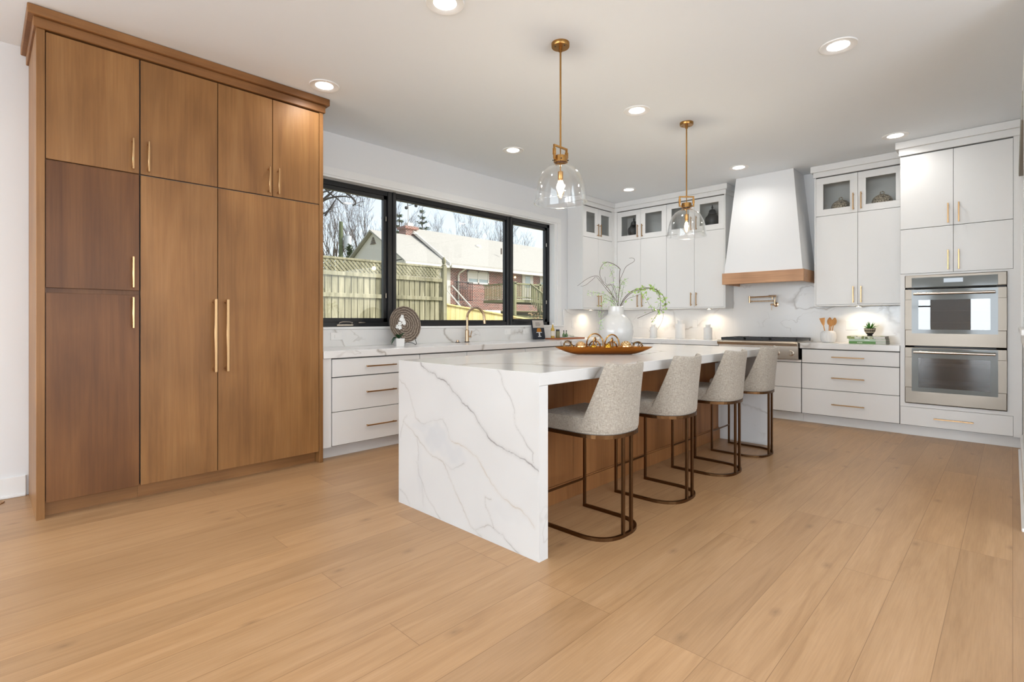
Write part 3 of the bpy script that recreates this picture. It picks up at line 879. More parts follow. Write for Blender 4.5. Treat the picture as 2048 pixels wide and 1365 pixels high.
# ---- pot filler
pf = thing('pot_filler', 'folded two-arm pot filler in champagne nickel on the stone wall above the rangetop', 'faucet', (-2.215, 7.2, 1.38))
W = BY - .019
MB().lathe([(0, 0), (0.028, 0), (0.028, .008), (.012, .012), (0.012, 0.055), (0, .055)], 20, (-2.205, W, 1.385)).v
mb = MB().lathe([(0, 0), (0.030, 0), (0.030, .010), (.014, .014), (0.014, 0.060), (0, .060)], 20, (0, 0, 0))
mb.v = [(x - 2.205, W - z, y + 1.385) for x, y, z in mb.v]
mb.build('wall_mount', M['nickel'], pf)
mb = MB().cyl(0.011, 1.385, 1.447, 14, 0, (-2.205, W - .06, 0)).tube([(-2.215, W - .06, 1.432), (-2.508, W - .085, 1.432)], 0.0085, 12)
mb.build('lower_arm', M['nickel'], pf)
mb = MB().cyl(0.012, 1.412, 1.502, 14, 0, (-2.510, W - .085, 0)).tube([(-2.508, W - .085, 1.484), (-2.235, W - .11, 1.490)], 0.0095, 12).cyl(0.0145, -2.262, -2.172, 14, 0, (0, W - .112, 1.491), 'x').tube([(-2.218, W - .112, 1.48), (-2.218, W - .112, 1.45)], 0.009, 10)
mb.build('upper_arm', M['nickel'], pf)
mb = MB().tube([(-2.255, W - .06, 1.385), (-2.205, W - .06, 1.385)], 0.011, 12).tube([(-2.240, W - .065, 1.385), (-2.240, W - .068, 1.312)], 0.0042, 8)
mb.build('valve_lever', M['nickel'], pf)
MB().tube([(-2.178, W - .115, 1.487), (-2.178, W - .118, 1.437)], 0.0035, 8).build('spout_lever', M['nickel'], pf)

# ================================================================== ISLAND
IX0, IX1, IY0, IY1, IT = -2.850, -1.645, 1.882, 5.205, 0.918
V_MAIN = [(-2.61, 0.918), (-2.601, 0.897), (-2.538, 0.868), (-2.477, 0.862), (-2.443, 0.833), (-2.364, 0.819), (-2.328, 0.797), (-2.257, 0.748), (-2.219, 0.712), (-2.174, 0.698), (-2.137, 0.673), (-2.086, 0.622), (-2.044, 0.59), (-2.003, 0.549), (-1.942, 0.522), (-1.884, 0.509), (-1.833, 0.5), (-1.771, 0.484), (-1.7, 0.467), (-1.671, 0.451), (-1.632, 0.434)]
VEINS = [  # points on the near waterfall face (x, z), width, strength, warm tint
    (V_MAIN, 0.0042, 0.95, 0.1),
    ([(-1.936, 0.919), (-1.903, 0.88), (-1.884, 0.827), (-1.833, 0.768), (-1.81, 0.708), (-1.806, 0.647), (-1.771, 0.608), (-1.735, 0.569), (-1.683, 0.526), (-1.683, 0.458)], 0.003, 0.6, 0.2),
    ([(-2.849, 0.796), (-2.78, 0.768), (-2.722, 0.695), (-2.693, 0.632), (-2.665, 0.57), (-2.62, 0.548)], 0.003, 0.5, 0.5),
    ([(-2.665, 0.57), (-2.583, 0.543), (-2.512, 0.569), (-2.393, 0.595), (-2.352, 0.55), (-2.336, 0.501), (-2.312, 0.48)], 0.005, 0.28, 0.2),
    ([(-2.312, 0.48), (-2.219, 0.47), (-2.159, 0.451), (-2.101, 0.433), (-2.065, 0.401), (-2.023, 0.353), (-1.976, 0.307), (-1.942, 0.286), (-1.884, 0.25), (-1.82, 0.229), (-1.759, 0.223), (-1.712, 0.196), (-1.677, 0.162)], 0.0038, 0.62, 0.9),
    ([(-2.799, 0.53), (-2.712, 0.492), (-2.646, 0.453), (-2.619, 0.424), (-2.547, 0.383), (-2.495, 0.361), (-2.393, 0.348), (-2.369, 0.322), (-2.336, 0.268), (-2.296, 0.226), (-2.257, 0.175), (-2.219, 0.134), (-2.189, 0.093), (-2.144, 0.037), (-2.108, 0.027), (-2.058, 0.004)], 0.0034, 0.6, 0.6),
    ([(-2.369, 0.343), (-2.312, 0.318), (-2.25, 0.346), (-2.204, 0.374)], 0.004, 0.35, 0.2),
    ([(-2.646, 0.453), (-2.637, 0.378), (-2.637, 0.313), (-2.628, 0.217), (-2.583, 0.162), (-2.538, 0.097), (-2.477, 0.059), (-2.418, 0.007)], 0.003, 0.5, 0.3),
    ([(-2.839, 0.087), (-2.78, 0.067), (-2.731, 0.018)], 0.003, 0.6, 0.2),
    ([(-1.982, 0.226), (-2.03, 0.229), (-2.023, 0.174), (-1.989, 0.126), (-1.962, 0.078), (-2.01, 0.083), (-2.058, 0.056), (-2.108, 0.027)], 0.003, 0.6, 0.4),
    ([(-1.962, 0.078), (-1.896, 0.065), (-1.833, 0.025), (-1.771, 0.0)], 0.0034, 0.65, 0.2),
    ([(-2.76, 0.569), (-2.799, 0.53), (-2.819, 0.471), (-2.829, 0.424)], 0.003, 0.5, 0.3),
    ([(-2.656, 0.298), (-2.61, 0.199), (-2.583, 0.044)], 0.012, 0.14, 0.0),
]


def rough_line(pts, rg, depth=3, amp=0.10):
    for _ in range(depth):
        out = [pts[0]]
        for a, b in zip(pts, pts[1:]):
            L = math.hypot(b[0] - a[0], b[1] - a[1]); d = rg.uniform(-amp, amp) * L
            nx, nz = -(b[1] - a[1]) / max(L, 1e-9), (b[0] - a[0]) / max(L, 1e-9)
            out += [((a[0] + b[0]) / 2 + nx * d, (a[1] + b[1]) / 2 + nz * d), b]
        pts = out
    return pts


def vein_fields(px, pz):
    dark = np.zeros_like(px); warm = np.zeros_like(px)
    rg = random.Random(3)
    for pts, w, st, wm in VEINS:
        L = rough_line(pts, rg)
        best = np.full_like(px, 9.0); tt = np.zeros_like(px); acc = 0.0
        for a, b in zip(L, L[1:]):
            lo = (min(a[0], b[0]) - .04, max(a[0], b[0]) + .04, min(a[1], b[1]) - .04, max(a[1], b[1]) + .04)
            ix = np.where((px > lo[0]) & (px < lo[1]) & (pz > lo[2]) & (pz < lo[3]))[0]
            dx, dz = b[0] - a[0], b[1] - a[1]; l2 = dx * dx + dz * dz + 1e-12
            t = np.clip(((px[ix] - a[0]) * dx + (pz[ix] - a[1]) * dz) / l2, 0, 1)
            d = np.hypot(px[ix] - a[0] - t * dx, pz[ix] - a[1] - t * dz)
            up_ = d < best[ix]
            best[ix[up_]] = d[up_]; tt[ix[up_]] = acc + t[up_] * math.sqrt(l2)
            acc += math.sqrt(l2)
        ww = w * (0.55 + 0.45 * np.sin(tt * 23 + len(pts)))
        ww = np.maximum(ww, w * .35)
        s_ = st * (np.clip(1.25 - best / ww, 0, 1) * 0.85 + 0.22 * np.exp(-(best / (w * 3.2)) ** 2))
        warm = np.where(s_ > dark, wm, warm); dark = np.maximum(dark, s_)
    cl = np.zeros_like(px)
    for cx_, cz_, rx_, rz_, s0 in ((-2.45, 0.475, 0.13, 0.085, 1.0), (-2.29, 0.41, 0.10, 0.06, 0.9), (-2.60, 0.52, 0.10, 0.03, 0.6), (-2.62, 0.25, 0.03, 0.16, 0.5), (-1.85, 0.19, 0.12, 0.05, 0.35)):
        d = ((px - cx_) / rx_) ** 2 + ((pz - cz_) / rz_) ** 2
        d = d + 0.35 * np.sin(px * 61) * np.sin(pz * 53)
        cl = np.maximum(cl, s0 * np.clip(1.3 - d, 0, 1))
    return dark, warm, cl


def _marble_face():
    m = N('veined_quartz_waterfall_dim')
    at = m.n('ShaderNodeAttribute', attribute_name='vein')
    sp = m.n('ShaderNodeSeparateColor', {0: at.outputs['Color']})
    nz = m.noise(m.coord(), 26, 3, 0.6)
    k_ = m.math('MULTIPLY', sp.outputs[0], m.math('MULTIPLY_ADD', nz.outputs[0], 1.3, 0.25))
    big = m.noise(m.coord(), 2.2, 3)
    base = m.ramp(big.outputs[0], [(0.35, (0.58, 0.568, 0.55, 1)), (0.7, (0.545, 0.535, 0.52, 1))])  # same quartz, base darkened further against the strong light on this face
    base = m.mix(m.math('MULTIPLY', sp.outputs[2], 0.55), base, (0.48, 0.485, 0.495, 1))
    vc = m.mix(sp.outputs[1], (0.20, 0.19, 0.19, 1), (0.42, 0.33, 0.23, 1))
    return m.pbr(m.mix(k_, base, vc), 0.17, 0, None, Specular_IOR_Level=0.45)


M['marble_face'] = _marble_face()
wf = thing('waterfall_countertop', 'thick white veined quartz waterfall top of the island, reaching the floor at both ends', 'countertop', (-2.25, 3.54, 0))
MB().box(IX0, IX1, IY0 + .0004, IY1, 0.855, IT, 0.0025).build('top_slab', M['marble_isl_dim'], wf)
nu, nv = 380, 290
gx = np.linspace(IX0 + .001, IX1 - .001, nu + 1); gz = np.linspace(0.0005, IT - .001, nv + 1)
PXg, PZg = np.meshgrid(gx, gz)
px_, pz_ = PXg.ravel(), PZg.ravel()
dk, wm_, cl_ = vein_fields(px_, pz_)
mb = MB().box(IX0, IX1, IY0 + .0004, IY0 + .066, 0.0, 0.8545, 0.0)
nb = len(mb.v)
mb.v.extend(zip(px_.tolist(), [IY0] * len(px_), pz_.tolist()))
for j in range(nv):
    for i in range(nu):
        a = nb + j * (nu + 1) + i
        mb.f.append([a, a + 1, a + nu + 2, a + nu + 1]); mb.s.append(False); mb.m.append(1)
end = mb.build('waterfall_panel', [M['marble_isl_dim'], M['marble_face']], wf, fix=False)
ca = end.data.color_attributes.new('vein', 'FLOAT_COLOR', 'POINT')
arr = np.zeros((len(mb.v), 4), dtype=np.float32); arr[:, 3] = 1
arr[nb:, 0] = dk; arr[nb:, 1] = wm_; arr[nb:, 2] = cl_
ca.data.foreach_set('color', arr.ravel())
MB().box(IX0, IX1, IY1 - .066, IY1, 0.0, 0.8545, 0.002).build('waterfall_panel', M['marble_isl_dim'], wf)

ic = thing('island_cabinet', 'stained wood island cabinet recessed under the seating overhang of the quartz top', 'cabinet', (-2.48, 3.54, 0))
PX_ = -2.112
MB().box(IX0 + .022, PX_ - .014, IY0 + .067, IY1 - .067, 0.10, 0.8535).build('body', M['isl_wood'], ic)
for ya, yb in ((IY0 + .067, 2.76), (2.764, 3.585), (3.589, 4.36), (4.364, IY1 - .067)):
    MB().box(PX_ - .013, PX_, ya, yb, 0.10, 0.8535, 0.001).build('back_panel', M['isl_wood'], ic)
mb = MB().box(PX_ - .02, PX_ + .016, IY0 + .067, IY1 - .067, 0.0, 0.102, 0.002)
mb.box(PX_ - .02, PX_ + .009, IY0 + .067, IY1 - .067, 0.102, 0.112, 0.002)
mb.build('base_molding', M['isl_wood'], ic)
MB().box(IX0 + .09, IX0 + .11, IY0 + .067, IY1 - .067, 0, 0.10).build('toe_kick', M['isl_wood'], ic)
for k in range(5):
    ya = IY0 + .069 + k * 0.637
    MB().box(IX0 + .002, IX0 + .021, ya, ya + .634, 0.106, 0.852, 0.001).build('door', M['isl_wood'], ic)
ot = thing('outlet', 'white outlet on the wooden island back, under the overhang near the far end', 'outlet', (PX_, 5.09, 0.70))
MB().box(PX_ + .0002, PX_ + .006, 5.052, 5.124, 0.640, 0.756, 0.002).build('cover_plate', M['plastic'], ot)
MB().box(PX_ + .005, PX_ + .008, 5.070, 5.106, 0.662, 0.734, 0.001).build('socket_face', M['plastic'], ot)

# ================================================================== COUNTER STOOLS
def foot(phi, a, b, n=3.0):
    """rear half outline of seat: phi from -90..90 degrees measured from straight back (local -x is the back)"""
    c_, s_ = math.cos(phi), math.sin(phi)
    x = -a * math.copysign(abs(c_) ** (2 / n), c_); y = b * math.copysign(abs(s_) ** (2 / n), s_)
    return x, y


def u_outline(a, b, xf, x0, n=24, grow=0.0, p=2.6):
    pts = [(xf, -b)]
    for i in range(n + 1):
        phi = -PI / 2 + PI * i / n
        x, y = foot(phi, a, b, p)
        pts.append((x0 + x, y))
    pts.append((xf, b))
    return pts


SW, SXF, SX0, SA = 0.208, 0.222, -0.02, 0.205
st = thing('counter_stool', 'counter stool closest to the near waterfall end of the island, greige linen with bronze frame', 'stool', (0, 0, 0), 'linen counter stools along the island')
# seat cushion: layered outlines with softened rims
mb = MB()
zs = [(0.565, 0.0), (0.571, 0.006), (0.630, 0.008), (0.648, 0.003), (0.656, -0.008), (0.659, -0.03)]
rings = []
for z, g in zs:
    o_ = u_outline(SA + g, SW + g, SXF + g, SX0)
    rings.append([(x, y, z) for x, y in o_])
nn = len(rings[0]); vs = [p for r_ in rings for p in r_]; fs = []
for i in range(len(rings) - 1):
    for k in range(nn):
        l = (k + 1) % nn
        fs.append([i * nn + k, i * nn + l, (i + 1) * nn + l, (i + 1) * nn + k])
fs.append(list(range(nn))[::-1]); fs.append([(len(rings) - 1) * nn + k for k in range(nn)])
mb.add(vs, fs, True)
mb.build('seat', M['linen'], st)
# wrap-around back
nu, nv = 30, 12


def back_pt(u, v_, inner):
    half = math.radians(92 - 40 * (v_ ** 0.85))
    phi = (2 * u - 1) * half
    x, y = foot(phi, SA + 0.010, SW + 0.010, 2.6)
    ed = min(u, 1 - u) * 2
    th = 0.046 * min(1.0, (0.22 + 1.1 * min(1, ed * 6) ** 0.5)) * (1 - 0.35 * v_)
    sc_ = 1 - (th / 0.2 if inner else 0)
    z = 0.566 + v_ * (0.378 + 0.012 * abs(2 * u - 1) ** 2)
    x = SX0 + x * sc_ - 0.034 * v_ ** 1.4
    return (x, y * sc_ * (1 + 0.02 * v_), z)


mb = MB()
vs = []; fs = []
for inner in (0, 1):
    for j in range(nv + 1):
        for i in range(nu + 1): vs.append(back_pt(i / nu, j / nv, inner))
W_ = nu + 1; B_ = W_ * (nv + 1)
for j in range(nv):
    for i in range(nu):
        a = j * W_ + i
        fs.append([a, a + 1, a + W_ + 1, a + W_]); fs.append([B_ + a + W_, B_ + a + W_ + 1, B_ + a + 1, B_ + a])
for i in range(nu):
    fs.append([i + 1, i, B_ + i, B_ + i + 1]); t_ = nv * W_ + i; fs.append([t_, t_ + 1, B_ + t_ + 1, B_ + t_])
for j in range(nv):
    a = j * W_; fs.append([a, a + W_, B_ + a + W_, B_ + a]); a = j * W_ + nu; fs.append([a + W_, a, B_ + a, B_ + a + W_])
mb.add(vs, fs, True)
bk = mb.build('backrest', M['linen'], st)
sd = bk.modifiers.new('soft', 'SUBSURF'); sd.levels = 1; sd.render_levels = 1
# bronze frame


def band(z0, z1, t, grow=0.0):
    o1 = u_outline(SA + grow, SW + grow, SXF, SX0); o2 = u_outline(SA + grow - t, SW + grow - t, SXF, SX0)
    mb = MB(); n_ = len(o1); vs = []
    for z in (z0, z1):
        vs += [(x, y, z) for x, y in o1] + [(x, y, z) for x, y in o2]
    fs = []
    for k in range(n_ - 1):
        fs += [[k, k + 1, 2 * n_ + k + 1, 2 * n_ + k], [n_ + k + 1, n_ + k, 3 * n_ + k, 3 * n_ + k + 1], [k + 1, k, n_ + k, n_ + k + 1], [2 * n_ + k, 2 * n_ + k + 1, 3 * n_ + k + 1, 3 * n_ + k]]
    fs += [[0, n_, 3 * n_, 2 * n_], [n_ - 1, 2 * n_ - 1, 4 * n_ - 1, 3 * n_ - 1]]
    return mb.add(vs, fs, False)


band(0.545, 0.565, 0.016, 0.008).build('seat_band', M['bronze'], st)
band(0.0, 0.018, 0.016).build('base_ring', M['bronze'], st)
for sy in (-1, 1):
    MB().box(SXF - .016, SXF, sy * (SW - .016), sy * SW, 0.018, 0.548, 0.001).build('leg', M['bronze'], st)
for sy in (-1, 1):
    xb = SX0 - SA
    MB().box(xb, xb + .016, sy * 0.040 - .009, sy * 0.040 + .009, 0.018, 0.548, 0.001).build('leg', M['bronze'], st)
MB().box(SXF - .013, SXF - .003, -SW + .01, SW - .01, 0.172, 0.184, 0.001).build('foot_rail', M['bronze'], st)
st.location = (-1.728, 2.458, 0); st.rotation_euler = (0, 0, PI)
dup(st, (-1.735, 3.227, 0), PI + 0.012, 'second greige linen counter stool from the near waterfall end of the island')
dup(st, (-1.732, 4.042, 0), PI - 0.01, 'third greige linen counter stool from the near end, before the outlet on the island')
dup(st, (-1.735, 4.795, 0), PI + 0.01, 'counter stool at the far waterfall end of the island, closest to the rangetop')

# ================================================================== PENDANTS
pd = thing('pendant_light', 'larger-looking pendant over the near half of the island, clear glass dome on a brass rod', 'pendant light', (0, 0, 0), 'glass dome pendants above the island')
MB().lathe([(0, 0), (0.060, 0), (0.060, -.022), (0.057, -.026), (0.012, -.026), (0.012, -.055), (0, -.055)], 32).build('canopy', M['antique'], pd)
mb = MB()
for a in (0.6, 2.7, 4.6): mb.cyl(0.004, -.029, -.024, 8, 0, (0.038 * math.cos(a), 0.038 * math.sin(a), 0))
mb.build('screw', M['iron'], pd)
YT = 2.322 - CEIL
MB().tube([(0, 0, -.05), (0, 0, YT)], 0.0062, 12).build('rod', M['antique'], pd)
mb = MB().box(-0.070, 0.070, -.006, .006, YT - .006, YT + .006, 0.001)
for s_ in (-1, 1):
    mb.box(s_ * .064 - .006, s_ * .064 + .006, -.006, .006, YT - .09, YT, 0.001).box(s_ * .064 - .009, s_ * .064 + .009, -.009, .009, YT - .062, YT - .020, 0.002)
    mb.tube([(s_ * .064, 0, YT - .084), (s_ * .046, 0, YT - .084)], 0.004, 8).tube([(s_ * .043, 0, YT - .088), (s_ * .056, 0, YT - .088)], 0.004, 8)
mb.build('yoke', M['antique'], pd)
zc = 2.222 - CEIL
MB().lathe([(0.040, zc), (0.045, zc), (0.045, zc + .040), (0.006, zc + .043), (0.006, zc + .038), (0.040, zc + .035), (0.040, zc)], 28).build('collar', M['antique'], pd)
mb = MB()
for k in range(4):
    a = PI / 4 + k * PI / 2
    mb.ball((0.050 * math.cos(a), 0.050 * math.sin(a), zc + .014), 0.0045, 10, 6)
mb.build('thumb_screw', M['iron'], pd)
MB().tube([(0, 0, YT), (0, 0, 2.158 - CEIL)], 0.0042, 8).lathe([(0, 2.162 - CEIL), (0.018, 2.160 - CEIL), (0.018, 2.112 - CEIL), (0.015, 2.106 - CEIL), (0, 2.106 - CEIL)], 20).build('socket', M['antique'], pd)
out = [(0.037, 2.232), (0.037, 2.212), (0.044, 2.205), (0.075, 2.193), (0.106, 2.172), (0.131, 2.140), (0.150, 2.095), (0.162, 2.045), (0.170, 2.000), (0.1745, 1.966), (0.1775, 1.962), (0.1785, 1.958), (0.1775, 1.954), (0.1752, 1.953)]
prof = [(r, z - CEIL) for r, z in out] + [(r - 0.0045, z - CEIL) for r, z in reversed(out)]
prof.append(prof[0])
gs = MB().lathe(prof, 56).build('glass_shade', M['shade'], pd)
bl = [(0, 2.112), (0.012, 2.108), (0.014, 2.090), (0.021, 2.062), (0.0255, 2.036), (0.023, 2.012), (0.014, 1.998), (0, 1.992)]
bo = MB().lathe([(r, z - CEIL) for r, z in bl], 24).build('bulb', M['bulbglass'], pd)
mb = MB()
for k in range(7):
    a = 2 * PI * k / 7
    mb.tube([(0.004 * math.cos(a), 0.004 * math.sin(a), 2.088 - CEIL), (0.014 * math.cos(a), 0.014 * math.sin(a), 2.028 - CEIL), (0.006 * math.cos(a + .4), 0.006 * math.sin(a + .4), 2.006 - CEIL)], 0.0028, 6)
mb.build('filament', M['bulb'], bo)
pd.location = (-2.148, 2.672, CEIL); pd.rotation_euler = (0, 0, PI / 2)
dup(pd, (-2.168, 4.553, CEIL), math.radians(44), 'clear glass dome pendant over the far half of the island')
for i, p_ in enumerate(((-2.148, 2.672, 2.05), (-2.168, 4.553, 2.05))):
    lamp('pendant_glow', 'POINT', p_, 10.0, (1, 0.86, 0.68), shadow_soft_size=0.03)

# ================================================================== RECESSED DOWNLIGHTS
dl = thing('recessed_downlight', 'recessed ceiling light cut by the top edge of the photo', 'ceiling light', (0, 0, 0), 'recessed ceiling lights')
MB().lathe([(0.064, 0.0), (0.070, -.004), (0.108, -.007), (0.112, -.003), (0.112, -.0005), (0.064, -.0005), (0.064, 0.0)], 48).build('trim_ring', M['trim'], dl)
MB().lathe([(0, -.0022), (0.066, -.0022), (0.066, -.0006), (0, -.0006)], 32).build('lens', M['lens'], dl)
LX, LY = (-3.855, -2.352, -0.835), (1.866, 3.985, 6.315)
LAB = {(0, 0): 'recessed ceiling light beside the right end of the brown wooden crown',
       (0, 1): 'recessed ceiling light in front of the long window, left of the nearer pendant rod',
       (0, 2): 'recessed ceiling light above the corner upper cabinets',
       (1, 1): 'recessed ceiling light between the two pendant rods',
       (1, 2): 'recessed ceiling light just in front of the tapered range hood',
       (2, 1): 'recessed ceiling light over the open floor, highest at upper right of the photo',
       (2, 2): 'recessed ceiling light just in front of the oven tower crown',
       (2, 0): 'recessed ceiling light over the open floor just beyond the top edge of the photo'}
dl.location = (LX[1], LY[0], CEIL)
for i, x in enumerate(LX):
    for j, y in enumerate(LY):
        if (i, j) in LAB and (i, j) != (2, 0): dup(dl, (x, y, CEIL), None, LAB[(i, j)])
        lamp('downlight_lamp', 'AREA', (x, y, CEIL - .012), DL_POWER, DL_COL, shape='DISK', size=0.11, spread=math.radians(150))
for x in (-3.6, -1.2, 1.2):
    for y in (-0.6, -2.6, -5.2, -8.4): lamp('downlight_lamp', 'AREA', (x, y, CEIL - .012), DL_POWER, DL_COL, shape='DISK', size=0.11, spread=math.radians(150))

# under-cabinet pucks
pk = thing('puck_light', 'small round puck light under the first upper cabinet beside the window', 'under-cabinet light', (0, 0, 0), 'puck lights under the upper cabinets')
MB().lathe([(0, 0), (0.034, 0), (0.034, -.009), (0.027, -.011), (0, -.011)], 24).build('housing', M['steel'], pk)
MB().lathe([(0, -.0115), (0.026, -.0115), (0.026, -.0105), (0, -.0105)], 20).build('lens', M['puck'], pk)
PK = [((-4.60, 6.45, 1.3455), None), ((-3.83, 7.03, 1.3455), 'small round puck light under the corner upper cabinet on the range wall'), ((-3.02, 7.03, 1.3455), 'small round puck light under the upper cabinet just left of the hood'), ((-1.27, 7.03, 1.3455), 'small round puck light above the stack of green books')]
for i, (p_, l_) in enumerate(PK):
    if i == 0: pk.location = p_
    else: dup(pk, p_, None, l_)
    lamp('puck_lamp', 'AREA', (p_[0], p_[1], p_[2] - .014), PUCK_POWER, PUCK_COL, shape='DISK', size=0.05, spread=math.radians(150))

# ================================================================== OUTLETS AND SWITCHES
def plate(x, y, z, ori, w, h, label, n=1, name='outlet', cat='outlet'):
    t = thing(name, label, cat, (x, y, z))
    mb = MB(); sk = MB()
    if ori == 'X':
        mb.box(x + .0002, x + .006, y - w / 2, y + w / 2, z - h / 2, z + h / 2, 0.0018)
        for k in range(n):
            c_ = y + (k - (n - 1) / 2) * 0.046
            sk.box(x + .005, x + .008, c_ - .017, c_ + .017, z - .034 if w < h or n > 1 else z - .017, z + .034 if w < h or n > 1 else z + .017, 0.001)
    else:
        mb.box(x - w / 2, x + w / 2, y - .006, y - .0002, z - h / 2, z + h / 2, 0.0018)
        for k in range(n):
            c_ = x + (k - (n - 1) / 2) * 0.046
            sk.box(c_ - .017, c_ + .017, y - .008, y - .005, z - .034, z + .034, 0.001)
    mb.build('cover_plate', M['plastic'], t); sk.build('socket_face' if cat == 'outlet' else 'rocker', M['plastic'], t)


wx, wy = WX + .018, BY - .019
plate(wx, 2.42, 1.02, 'X', 0.118, 0.072, 'white outlet on the low backsplash right beside the brown wooden end panel')
plate(wx, 4.80, 1.03, 'X', 0.116, 0.074, 'white outlet on the low backsplash right of the faucet')
plate(wx, 5.16, 1.03, 'X', 0.116, 0.074, 'white outlet on the low backsplash just left of the standing cookbook')
plate(wx, 6.22, 1.12, 'X', 0.074, 0.118, 'white outlet on the backsplash behind the bottles on the cutting board')
plate(-4.18, wy, 1.132, 'Y', 0.074, 0.118, 'white switch plate on the backsplash behind the round vase', 1, 'light_switch', 'switch')
plate(-3.30, wy, 1.132, 'Y', 0.074, 0.118, 'white switch plate on the backsplash between the tallest and the rightmost canister', 1, 'light_switch', 'switch')
plate(-1.37, wy, 1.122, 'Y', 0.122, 0.118, 'white double outlet on the backsplash between the spoon crock and the succulent', 2)

# ================================================================== FAUCET, BUTTON
fc = thing('faucet', 'tall arched champagne faucet on the window counter', 'faucet', (-4.66, 4.03, CT1))
MB().lathe([(0, CT1), (0.030, CT1), (0.030, CT1 + .008), (0.026, CT1 + .010), (0, CT1 + .010)], 24, (-4.66, 4.03, 0)).build('base_ring', M['iron'], fc)
MB().lathe([(0, CT1 + .009), (0.0235, CT1 + .009), (0.0235, 1.062), (0.016, 1.070), (0, 1.070)], 24, (-4.66, 4.03, 0)).build('body', M['nickel'], fc)
d_ = Vector((0.24, 0.06, 0)).normalized(); R_ = 0.121
arc = [Vector((-4.66, 4.03, 1.065)), Vector((-4.66, 4.03, 1.15))]
for k in range(0, 17):
    a = PI * k / 16
    arc.append(Vector((-4.66, 4.03, 1.205)) + d_ * (R_ - R_ * math.cos(a)) + Vector((0, 0, R_ * math.sin(a))))
arc.append(arc[-1] + Vector((0, 0, -0.02)) + d_ * .002)
MB().tube(arc, 0.0145, 14).build('spout', M['nickel'], fc)
MB().tube([arc[-1], arc[-1] + Vector((0.004, 0.001, -.045))], [0.0165, 0.0175], 14).build('spray_head', M['nickel'], fc)
MB().tube([(-4.66, 4.045, 0.985), (-4.655, 4.085, 0.985)], 0.0115, 12).tube([(-4.655, 4.082, 0.985), (-4.650, 4.094, 1.055)], 0.0048, 8).build('lever', M['nickel'], fc)
ab = thing('air_button', 'small round dark deck button with a pale cap on the counter left of the faucet', 'button', (-4.66, 3.885, CT1))
MB().lathe([(0, CT1), (0.030, CT1), (0.030, CT1 + .006), (0.016, CT1 + .009), (0, CT1 + .009)], 24, (-4.66, 3.885, 0)).build('base_ring', M['iron'], ab)
MB().lathe([(0, CT1 + .009), (0.015, CT1 + .009), (0.015, CT1 + .026), (0.012, CT1 + .029), (0, CT1 + .029)], 20, (-4.66, 3.885, 0)).build('cap', M['nickel'], ab)

# ================================================================== WINDOW-COUNTER DECOR
def _basket_mat():
    m = N('whitewashed_woven_disc')
    tc = m.n('ShaderNodeTexCoord')
    sp = m.n('ShaderNodeSeparateXYZ', {0: tc.outputs['Object']})
    r2 = m.math('SQRT', m.math('ADD', m.math('MULTIPLY', sp.outputs[0], sp.outputs[0]), m.math('MULTIPLY', sp.outputs[1], sp.outputs[1])))
    nz = m.noise(m.coord(), 26, 3, 0.7)
    s = m.math('SINE', m.math('MULTIPLY_ADD', r2, 250.0, m.math('MULTIPLY', nz.outputs[0], 9.0)))
    f = m.math('MULTIPLY_ADD', s, 0.5, 0.5)
    f = m.math('MULTIPLY', f, m.math('MULTIPLY_ADD', m.noise(m.coord(), 90, 2).outputs[0], 1.2, 0.2))
    c = m.ramp(f, [(0.15, srgb(92, 79, 68)), (0.5, srgb(122, 108, 95)), (0.85, srgb(160, 147, 133))])
    return m.pbr(c, 0.8, 0, m.bump(f, 0.5, 0.006))


pl = thing('decorative_plate', 'large round woven brown plate propped upright on the counter behind the orchid', 'plate', (-4.585, 3.098, 1.135))
mb = MB().lathe([(0, 0.0), (0.08, 0.003), (0.15, 0.010), (0.186, 0.022), (0.191, 0.024), (0.189, 0.014), (0.15, -.002), (0.08, -.009), (0, -.011)], 64)
o = mb.build('dish', _basket_mat(), pl, (0, 0, 0)); o.rotation_euler = (0, math.radians(80), 0)
sd_ = thing('plate_stand', 'small black wrought iron easel holding the round woven plate', 'stand', (-4.585, 3.098, CT1))
mb = MB()
for s_ in (-1, 1):
    y_ = 3.098 + s_ * 0.085
    mb.tube([(-4.69, y_ - s_ * .05, CT1 + .004), (-4.63, y_ - s_ * .02, CT1 + .028), (-4.56, y_, CT1 + .020), (-4.525, y_, CT1 + .012), (-4.505, y_, CT1 + .004), (-4.490, y_, CT1 + .014), (-4.497, y_, CT1 + .034), (-4.512, y_, CT1 + .060), (-4.505, y_, CT1 + .078), (-4.495, y_, CT1 + .066)], 0.0034, 6)
mb.tube([(-4.69, 3.063, CT1 + .004), (-4.69, 3.133, CT1 + .004)], 0.0034, 6)
mb.build('frame', M['iron'], sd_)

